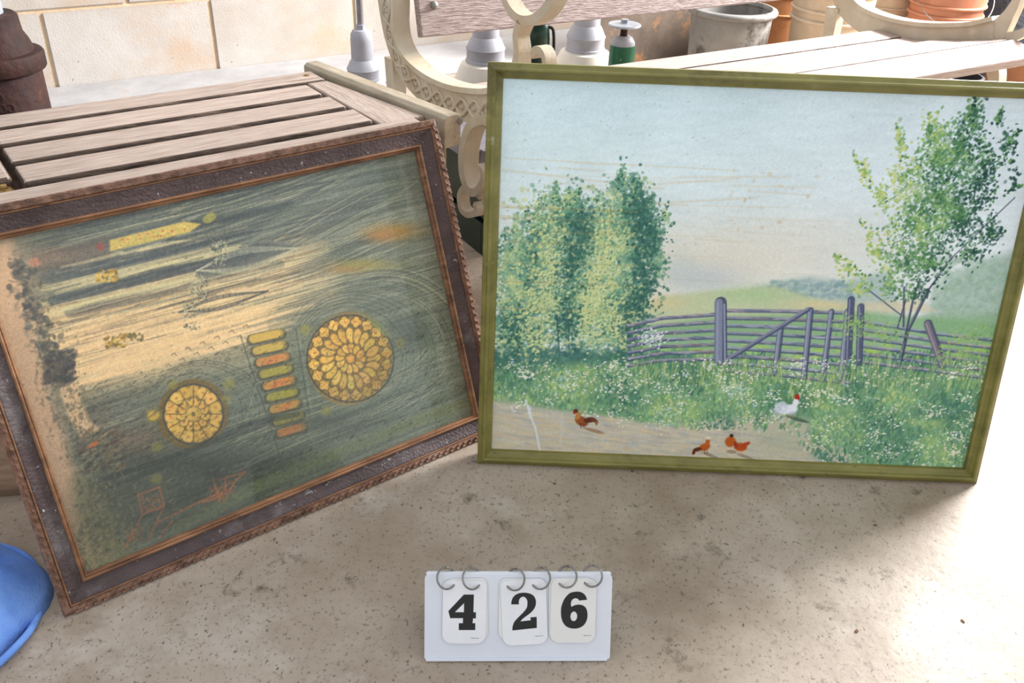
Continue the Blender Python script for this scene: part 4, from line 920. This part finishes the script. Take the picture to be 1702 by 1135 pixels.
def end_casting(x, mir):
    bm = bmesh.new(); m = -1 if mir else 1
    X = lambda a, b_: (x + m * a, x + m * b_)
    add_band(bm, inner, outer, *X(0.008, 0.032), n=60)
    add_ribbon(bm, inner, 0.011, *X(0.0, 0.040), sub=6)                                                        # raised rim
    add_ribbon(bm, [(1.885, 0.47), (1.882, 0.38), (1.90, 0.22), (1.95, 0.08), (1.985, 0.018), (2.01, 0.012)], [0.045, 0.04, 0.034, 0.032, 0.034, 0.024], *X(0.006, 0.036))
    add_ribbon(bm, [(1.375, 0.50), (1.352, 0.555), (1.341, 0.605), (1.347, 0.635), (1.334, 0.660)], [0.06, 0.030, 0.017, 0.015, 0.016], *X(0.004, 0.030))
    add_ribbon(bm, [(1.314 + 0.092 * math.cos(a), 0.758 + 0.092 * math.sin(a) - 0.02 * math.cos(a)) for a in np.linspace(0, 2 * math.pi, 14, endpoint=False)], 0.016, *X(0.004, 0.032), closed=True, sub=4)
    add_ribbon(bm, [(1.27, 0.845), (1.40, 0.870), (1.60, 0.875), (1.80, 0.850), (1.93, 0.835)], 0.030, *X(0.0, 0.042))   # arm rest
    add_ribbon(bm, [(1.36, 0.49), (1.30, 0.525), (1.262, 0.575), (1.256, 0.610), (1.267, 0.626), (1.286, 0.624), (1.297, 0.613)], [0.03, 0.020, 0.013, 0.012, 0.012, 0.015, 0.012], *X(0.006, 0.028))
    add_ribbon(bm, [(1.40, 0.462), (1.455, 0.458), (1.505, 0.430), (1.534, 0.375), (1.533, 0.325), (1.510, 0.298), (1.478, 0.304), (1.452, 0.334), (1.452, 0.356), (1.472, 0.360)], [0.022, 0.020, 0.019, 0.021, 0.024, 0.020, 0.016, 0.013, 0.012, 0.010], *X(0.002, 0.038))
    add_ribbon(bm, [(1.47, 0.296), (1.525, 0.296), (1.556, 0.268), (1.552, 0.240), (1.525, 0.236), (1.494, 0.250), (1.482, 0.264), (1.494, 0.272)], [0.014, 0.013, 0.013, 0.013, 0.013, 0.013, 0.013, 0.011], *X(0.008, 0.032))
    add_ribbon(bm, [(1.37, 0.46), (1.335, 0.40), (1.33, 0.33), (1.36, 0.26), (1.395, 0.20), (1.385, 0.09), (1.335, 0.022), (1.295, 0.012)], [0.04, 0.03, 0.024, 0.022, 0.024, 0.026, 0.028, 0.020], *X(0.004, 0.036))
    add_ribbon(bm, [(1.452, 0.30), (1.42, 0.275), (1.39, 0.24)], 0.018, *X(0.006, 0.034))
    o = mesh_obj('end_casting', bm, M_cream, bench, bevel=0.003)
    tag(o, 'cream painted scrolled end')
    # running scroll in relief on the outer face
    bm = bmesh.new(); A, B = res_(inner, 240), res_(outer, 240)
    Mid = 0.45 * A + 0.55 * B; Hw = np.hypot(*(A - B).T) / 2
    d = np.r_[0, np.cumsum(np.hypot(*np.diff(Mid, axis=0).T))]; per = 0.052
    xs = x + m * 0.0075
    pts1, pts2 = [], []
    for i in range(8, 232):
        ph = 2 * math.pi * d[i] / per; dirn = (B[i] - A[i]) / (2 * Hw[i])
        for P, sg in ((pts1, 1), (pts2, -1)):
            q = Mid[i] + dirn * Hw[i] * 0.50 * math.sin(ph / 2 + (0 if sg > 0 else math.pi)); P.append((xs, q[0] - T0, q[1]))
    add_tube(bm, pts1, 0.0042, 6); add_tube(bm, pts2, 0.0036, 6)
    k = 1
    while k * per < d[-1] - 0.04:
        dd = (k + 0.0) * per; i = int(np.argmin(abs(d - dd - per * 0.5))); dirn = (B[i] - A[i]) / (2 * Hw[i]); tang = np.array((-dirn[1], dirn[0]))
        for sg in (1, -1):
            c = Mid[i] + dirn * Hw[i] * 0.10 * sg; sprl = []
            for a in np.linspace(0, 4.6, 12):
                rr_ = 0.011 * (1 - a / 6.0); q = c + rr_ * (math.cos(a) * dirn * sg + math.sin(a) * tang); sprl.append((xs, q[0] - T0, q[1]))
            add_tube(bm, sprl, 0.0026, 5)
        k += 1
    mesh_obj('scroll_relief', bm, M_cream, o, smooth=True)
    return o
XR = 1.455
end_casting(0.0, False); end_casting(XR, True)
def bench_slat(name, t0, z0, t1, z1, th, mat, xa=0.036, xb=XR - 0.036):
    """slat between two edges given in the (depth, height) plane; thickness hangs below"""
    dy, dz = t1 - t0, z1 - z0; w = math.hypot(dy, dz); ang = math.atan2(dz, dy)
    bm = bmesh.new(); add_box(bm, -(xb - xa) / 2, (xb - xa) / 2, -w / 2, w / 2, -th, 0)
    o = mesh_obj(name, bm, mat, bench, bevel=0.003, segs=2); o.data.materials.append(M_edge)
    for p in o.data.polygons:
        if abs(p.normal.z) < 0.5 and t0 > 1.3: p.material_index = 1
    o.location = ((xa + xb) / 2, (t0 + t1) / 2 - T0, (z0 + z1) / 2); o.rotation_euler = (ang, 0, 0); return o
for (t0, z0, t1, z1) in ((1.630, 0.443, 1.708, 0.447), (1.530, 0.451, 1.616, 0.445), (1.428, 0.478, 1.516, 0.462), (1.326, 0.503, 1.414, 0.483), (1.232, 0.486, 1.312, 0.507)):
    bench_slat('seat_slat', t0, z0, t1, z1, 0.022, M_seat)
def back_board(z0, h, y0):
    lean = 0.22; bm = bmesh.new(); add_box(bm, -(XR - 0.072) / 2, (XR - 0.072) / 2, 0, 0.022, 0, h)
    o = mesh_obj('back_board', bm, M_board, bench, bevel=0.003); o.location = (XR / 2, y0 - T0, z0); o.rotation_euler = (-lean, 0, 0); return o
bb = back_board(0.536, 0.16, 1.775); back_board(0.725, 0.14, 1.822)
for x in (-0.655, 0.655):
    o = lathe('bolt', [(0.0085, 0), (0.008, 0.004), (0.004, 0.007)], M_bolt, bb, 16); o.location = (x, 0, 0.062); o.rotation_euler = (math.pi / 2, 0, 0)

# ------------------------------------------------------------------ things standing behind the benches
def lamp(loc, k, zc, label, stem):
    """pendant lamp set down on its shade; zc height of the cap's lower edge, k cap radius"""
    o = empty('pendant_lamp', (loc[0], loc[1], 0)); tag(o, label, 'lamp', 'industrial pendant lamps behind the bench')
    lathe('shade', [(k * 2.25, 0.0), (k * 2.22, 0.012), (k * 2.2, zc * 0.30), (k * 2.0, zc * 0.62), (k * 1.72, zc * 0.80), (k * 1.42, zc * 0.93), (k * 1.28, zc * 0.985), (k * 1.0, zc)], M_enamel, o, 48)
    lathe('cap', [(k * 1.05, zc - 0.004), (k * 1.05, zc + k * 0.12), (k * 1.0, zc + k * 0.16), (k * 1.0, zc + k * 0.62), (k * 1.04, zc + k * 0.70), (k * 0.98, zc + k * 0.80), (k * 0.80, zc + k * 1.18), (k * 0.70, zc + k * 1.30), (k * 0.69, zc + k * 2.5), (k * 0.66, zc + k * 2.85), (k * 0.52, zc + k * 3.08), (k * 0.36, zc + k * 3.14)], M_lampcap, o, 40)
    bm = bmesh.new(); add_lathe(bm, [(k * 0.36, zc + k * 3.12), (k * 0.36, zc + k * 3.42)], 6); mesh_obj('hex_nut', bm, M_lampcap, o)
    lathe('stem', [(0.0098, zc + k * 3.38), (0.0098, zc + k * 3.4 + stem)], M_pole, o, 16)
lamp((-0.462, 2.640), 0.0455, 0.25, 'grey capped pendant lamp with a tall stem left of the cream bench end', 0.35)
lamp((-0.108, 2.660), 0.055, 0.31, 'white shaded pendant lamp seen through the cream bench end', 0.05)
lamp((0.190, 2.84), 0.058, 0.31, 'white shaded pendant lamp between the two green bottles', 0.05)
g = empty('green_bottle', (0.277, 2.585, 0)); tag(g, 'green enamelled bottle with a rusty stem and flat round cap', 'bottle')
lathe('body', [(0.034, 0), (0.036, 0.004), (0.036, 0.384), (0.034, 0.390)], M_green, g); lathe('shoulder', [(0.034, 0.388), (0.033, 0.398), (0.025, 0.410), (0.018, 0.414)], M_lampcap, g)
lathe('stem', [(0.013, 0.412), (0.010, 0.418), (0.0095, 0.440)], M_rust, g, 16); lathe('disc', [(0.010, 0.438), (0.044, 0.440), (0.046, 0.443), (0.044, 0.446), (0.010, 0.449)], M_galv, g)
lathe('nut', [(0.011, 0.448), (0.011, 0.458)], M_galv, g, 6, smooth=False)
g = empty('dark_green_flask', (0.033, 2.50, 0)); tag(g, 'dark green glossy flask with a black side handle behind the bench', 'flask')
lathe('body', [(0.034, 0), (0.037, 0.005), (0.038, 0.42), (0.034, 0.455), (0.030, 0.46)], M_dkgreen, g); lathe('lid', [(0.033, 0.458), (0.034, 0.462), (0.034, 0.49), (0.030, 0.496)], M_dkgreen, g)
bm = bmesh.new(); add_tube(bm, [tuple(p) for p in catmull([(0.034, -0.006, 0.45), (0.046, -0.006, 0.44), (0.050, -0.006, 0.38), (0.048, -0.006, 0.30), (0.036, -0.006, 0.28)], 6)], 0.0042, 8); mesh_obj('handle', bm, M_black, g, smooth=True)

def bucket(name, loc, r, h, mat, label, cat='bucket', ribs=(), rim=0.006, taper=0.86, tilt=(0, 0), bail=False, group=None):
    o = empty(name, (loc[0], loc[1], loc[2] if len(loc) > 2 else 0)); o.rotation_euler = (tilt[0], tilt[1], 0); tag(o, label, cat, group)
    lathe('body', [(r * taper * 0.97, 0.0), (r * taper, 0.006), (r, h), (r - 0.004, h), (r * taper - 0.004, 0.012), (0.001, 0.012)], mat, o, 48)
    def ringat(z, q, nm):
        rz = r * taper + (r - r * taper) * z / h; bm = bmesh.new()
        add_tube(bm, [((rz + q * 0.4) * math.cos(a), (rz + q * 0.4) * math.sin(a), z) for a in np.linspace(0, 2 * math.pi, 48, endpoint=False)], q, 8, True); mesh_obj(nm, bm, mat, o, smooth=True)
    ringat(h - rim, rim, 'rim')
    for z in ribs: ringat(z, rim * 0.8, 'rib')
    if bail:
        bm = bmesh.new(); add_tube(bm, [((r + 0.008) * math.cos(a), -0.02 - 0.10 * math.sin(a) - 0.03, h - 0.05 - 0.10 * math.sin(a)) for a in np.linspace(0, math.pi, 20)], 0.002, 6); mesh_obj('wire_handle', bm, M_bolt, o, smooth=True)
    return o
bucket('grey_tub', (0.745, 3.40), 0.145, 0.345, M_tub, 'grey stained tub with a thick rolled rim behind the bench', 'tub', rim=0.012, taper=0.9)
bucket('tan_bucket', (1.03, 3.88), 0.15, 0.33, M_tan, 'tan brown bucket between the grey tub and the white bucket', ribs=(0.25,))
bucket('white_bucket', (1.125, 3.475), 0.145, 0.41, M_wbucket, 'dirty white ribbed bucket beside the tan bucket', ribs=(0.34, 0.305), rim=0.008)
bucket('white_pail', (1.46, 3.86), 0.125, 0.36, M_wbucket, 'small white pail seen inside the right bench end', ribs=(0.29, 0.26))
bucket('orange_bucket', (1.60, 3.62), 0.135, 0.43, M_terra, 'orange bucket with raised ribs and a wire handle', ribs=(0.345, 0.31), rim=0.008, bail=True)
rb = empty('rubber_mat_roll', (1.90, 3.80, 0)); tag(rb, 'dark blue grey roll of rubber matting beside the orange bucket', 'mat')
lathe('roll', [(0.088, 0), (0.09, 0.004), (0.09, 0.38), (0.082, 0.384), (0.06, 0.38), (0.035, 0.384)], M_dark, rb, 28)
bm = bmesh.new(); add_box(bm, 0.02, 0.1, -0.093, -0.085, 0.0, 0.378); mesh_obj('loose_flap', bm, M_dark, rb)
pc = empty('grey_conduit', (1.775, 3.72, 0)); tag(pc, 'light grey upright conduit with a round cap by the rubber roll', 'pipe')
lathe('pipe', [(0.014, 0), (0.014, 0.33)], M_galv, pc, 16); lathe('cap', [(0.019, 0.328), (0.021, 0.34), (0.018, 0.36), (0.008, 0.366)], M_galv, pc, 16)
bd = empty('rusty_sheet', (0.66, 4.02, 0), math.radians(30)); tag(bd, 'rust mottled brown metal sheet propped behind the green bottle', 'sheet')
bm = bmesh.new(); add_box(bm, -0.46, 0.46, -0.004, 0.004, 0, 0.5); o = mesh_obj('sheet', bm, M_rustboard, bd); o.rotation_euler = (-0.12, 0, 0)
for x in (-0.462, 0.45): box('folded_edge', (x, x + 0.012, -0.012, 0.006, 0, 0.5), M_rustboard, bd, 0.001).rotation_euler = (-0.12, 0, 0)
cbx = empty('cardboard_box', (1.86, 3.30, 0), math.radians(20)); tag(cbx, 'brown cardboard box on the floor under the bench right end', 'box')
bm = bmesh.new()
for d in ((-0.14, 0.14, -0.11, -0.105, 0, 0.24), (-0.14, 0.14, 0.105, 0.11, 0, 0.24), (-0.14, -0.135, -0.105, 0.105, 0, 0.24), (0.135, 0.14, -0.105, 0.105, 0, 0.24), (-0.135, 0.135, -0.105, 0.105, 0, 0.005)): add_box(bm, *d)
mesh_obj('carton', bm, M_cardboard, cbx)
fl = box('flap', (-0.14, 0.14, -0.10, 0, -0.002, 0.002), M_cardboard, cbx, 0); fl.location = (0, -0.108, 0.24); fl.rotation_euler = (0.9, 0, 0)
bucket('black_pot', (1.555, 3.26), 0.075, 0.17, M_black, 'black plant pot on the floor under the bench seat', 'pot', rim=0.005)

# rusted cast-iron pipe fitting by the wall
rp = empty('cast_iron_pipe_fitting', (-1.357, 2.335, 0)); tag(rp, 'rusted cast iron pipe bell standing behind the slatted table', 'pipe fitting')
lathe('body', [(0.104, 0), (0.104, 0.318), (0.101, 0.325)], M_rust, rp, 48)
lathe('collar', [(0.100, 0.324), (0.116, 0.329), (0.119, 0.334), (0.119, 0.366), (0.115, 0.372), (0.095, 0.374)], M_rust, rp, 48)
lathe('neck', [(0.098, 0.372), (0.096, 0.382), (0.090, 0.400), (0.083, 0.414), (0.080, 0.419), (0.077, 0.460), (0.070, 0.466), (0.045, 0.466)], M_rust, rp, 48)
bx = box('lug', (-0.03, 0.03, -0.092, -0.06, 0.41, 0.462), M_rust, rp)
lathe('riser_pipe', [(0.047, 0.463), (0.047, 1.3)], M_galv, rp, 32)
bm = bmesh.new()
for r_, txt in ((0, 5), (1, 4)):
    for k in range(txt):
        a = -1.15 + r_ * 0.18; z = 0.17 + k * 0.028
        c = Vector((0.1045 * math.cos(a), 0.1045 * math.sin(a), z)); tg = Vector((-math.sin(a), math.cos(a), 0))
        add_tube(bm, [c + tg * 0.007 * math.cos(q) + Vector((0, 0, 0.010 * math.sin(q))) for q in np.linspace(0.6 + k, 5.6 + k, 9)], 0.0018, 5)
mesh_obj('cast_lettering', bm, M_rust, rp)

cr = empty('green_crate', be * 1.15 + bnn * 1.88, BY); tag(cr, 'dark green crate standing on the floor under the cream bench end', 'crate')
for d in ((-0.15, 0.15, -0.13, -0.118, 0, 0.085), (-0.15, 0.15, -0.13, -0.118, 0.10, 0.235), (-0.15, 0.15, 0.118, 0.13, 0, 0.235), (-0.15, -0.138, -0.118, 0.118, 0, 0.085), (-0.15, -0.138, -0.118, 0.118, 0.10, 0.235), (0.138, 0.15, -0.118, 0.118, 0, 0.235)): box('crate_board', d, M_dkgreen, cr, 0.002)
M_slab = noise_mat('blue_grey_stone', (120, 120, 132), (166, 158, 160), 9, 0.8, bump=0.4, spots=[((176, 140, 128), 6, 0.56, 0.72)])
sl = empty('stone_slab', be * 1.15 + bnn * 1.88 + Vector((0, 0, 0.235)), BY); tag(sl, 'blue grey stone slab lying on the dark green crate', 'slab')
bm = bmesh.new(); add_prism(bm, rrect(-0.17, 0.17, -0.15, 0.14, 0.02), 0.0, 0.045)
for v in bm.verts: v.co += Vector((random.uniform(-1, 1), random.uniform(-1, 1), random.uniform(-0.5, 0.5) * (v.co.z > 0.02))) * 0.004
mesh_obj('stone', bm, M_slab, sl, bevel=0.004)

# brown plank on the floor below the table's left end
pk = empty('floor_plank', (-0.98, 1.22, 0), math.radians(10)); tag(pk, 'brown stained plank on the floor left of the dark plum frame', 'plank')
box('board', (-0.42, 0.30, -0.16, 0.16, 0, 0.014), M_plinth, pk, 0.002)
# made-up blue cloth standing in for an unidentified blur at the left edge
M_blue = noise_mat('added_blue_bundle', (84, 128, 216), (128, 170, 240), 6, 0.9, bump=0.3, bump_scale=300, spec=0.2)
bcl = empty('added_blue_bundle', (-0.762, 0.842, 0), 0.5); tag(bcl, 'made-up crumpled blue cloth on the floor beside the dark plum frame corner', 'bundle')
bm = bmesh.new(); RN, SN = 14, 48; rings = []
for i in range(RN + 1):
    f = i / RN; ring = []
    for k in range(SN):
        a = 2 * math.pi * k / SN
        R = 0.124 * (1 + 0.07 * math.sin(3 * a + 1) + 0.05 * math.sin(5 * a + 2.2 * f)) * (0.02 + 0.98 * f)
        z = 0.070 * (1 - f ** 2.6) * (1 + 0.22 * math.sin(4 * a + 5 * f) + 0.14 * math.sin(9 * a - 8 * f)) + 0.004 * (i < RN)
        ring.append(bm.verts.new((R * math.cos(a), R * math.sin(a) * 1.2, max(z, 0.0))))
    rings.append(ring)
for i in range(RN):
    for k in range(SN): bm.faces.new((rings[i][k], rings[i][(k + 1) % SN], rings[i + 1][(k + 1) % SN], rings[i + 1][k]))
bm.faces.new(rings[0]); bm.faces.new(rings[-1][::-1])
cl_ = mesh_obj('bundle', bm, M_blue, bcl, smooth=True)
bm = bmesh.new(); add_tube(bm, [tuple(p) for p in catmull([(0.120 * math.cos(a), 0.144 * math.sin(a), 0.006 + 0.004 * math.sin(5 * a)) for a in np.linspace(-2.0, 1.9, 14)], 4)], 0.005, 8); mesh_obj('edge_roll', bm, M_blue, cl_, smooth=True)
# crumbs of dry leaf on the concrete
LEAF = noise_mat('dry_leaf', (96, 66, 44), (140, 100, 66), 60, 0.8)
for i, (x, y, s) in enumerate(((0.597, 1.098, 0.004), (0.245, 1.305, 0.004), (0.215, 1.21, 0.003), (0.50, 0.88, 0.0035), (0.66, 0.905, 0.003), (0.08, 1.17, 0.003))):
    bm = bmesh.new(); P = [(s * random.uniform(0.6, 1.2) * math.cos(a), s * random.uniform(0.3, 0.8) * math.sin(a)) for a in np.linspace(0, 2 * math.pi, 7, endpoint=False)]
    add_prism(bm, P, 0.0002, 0.0016); o = mesh_obj('dry_leaf_crumb', bm, LEAF); o.location = (x, y, 0); o.rotation_euler = (0, 0, i * 1.3)
    tag(o, 'tiny brown crumb of dry leaf on the open concrete floor', 'leaf', 'dry leaf crumbs on the floor')
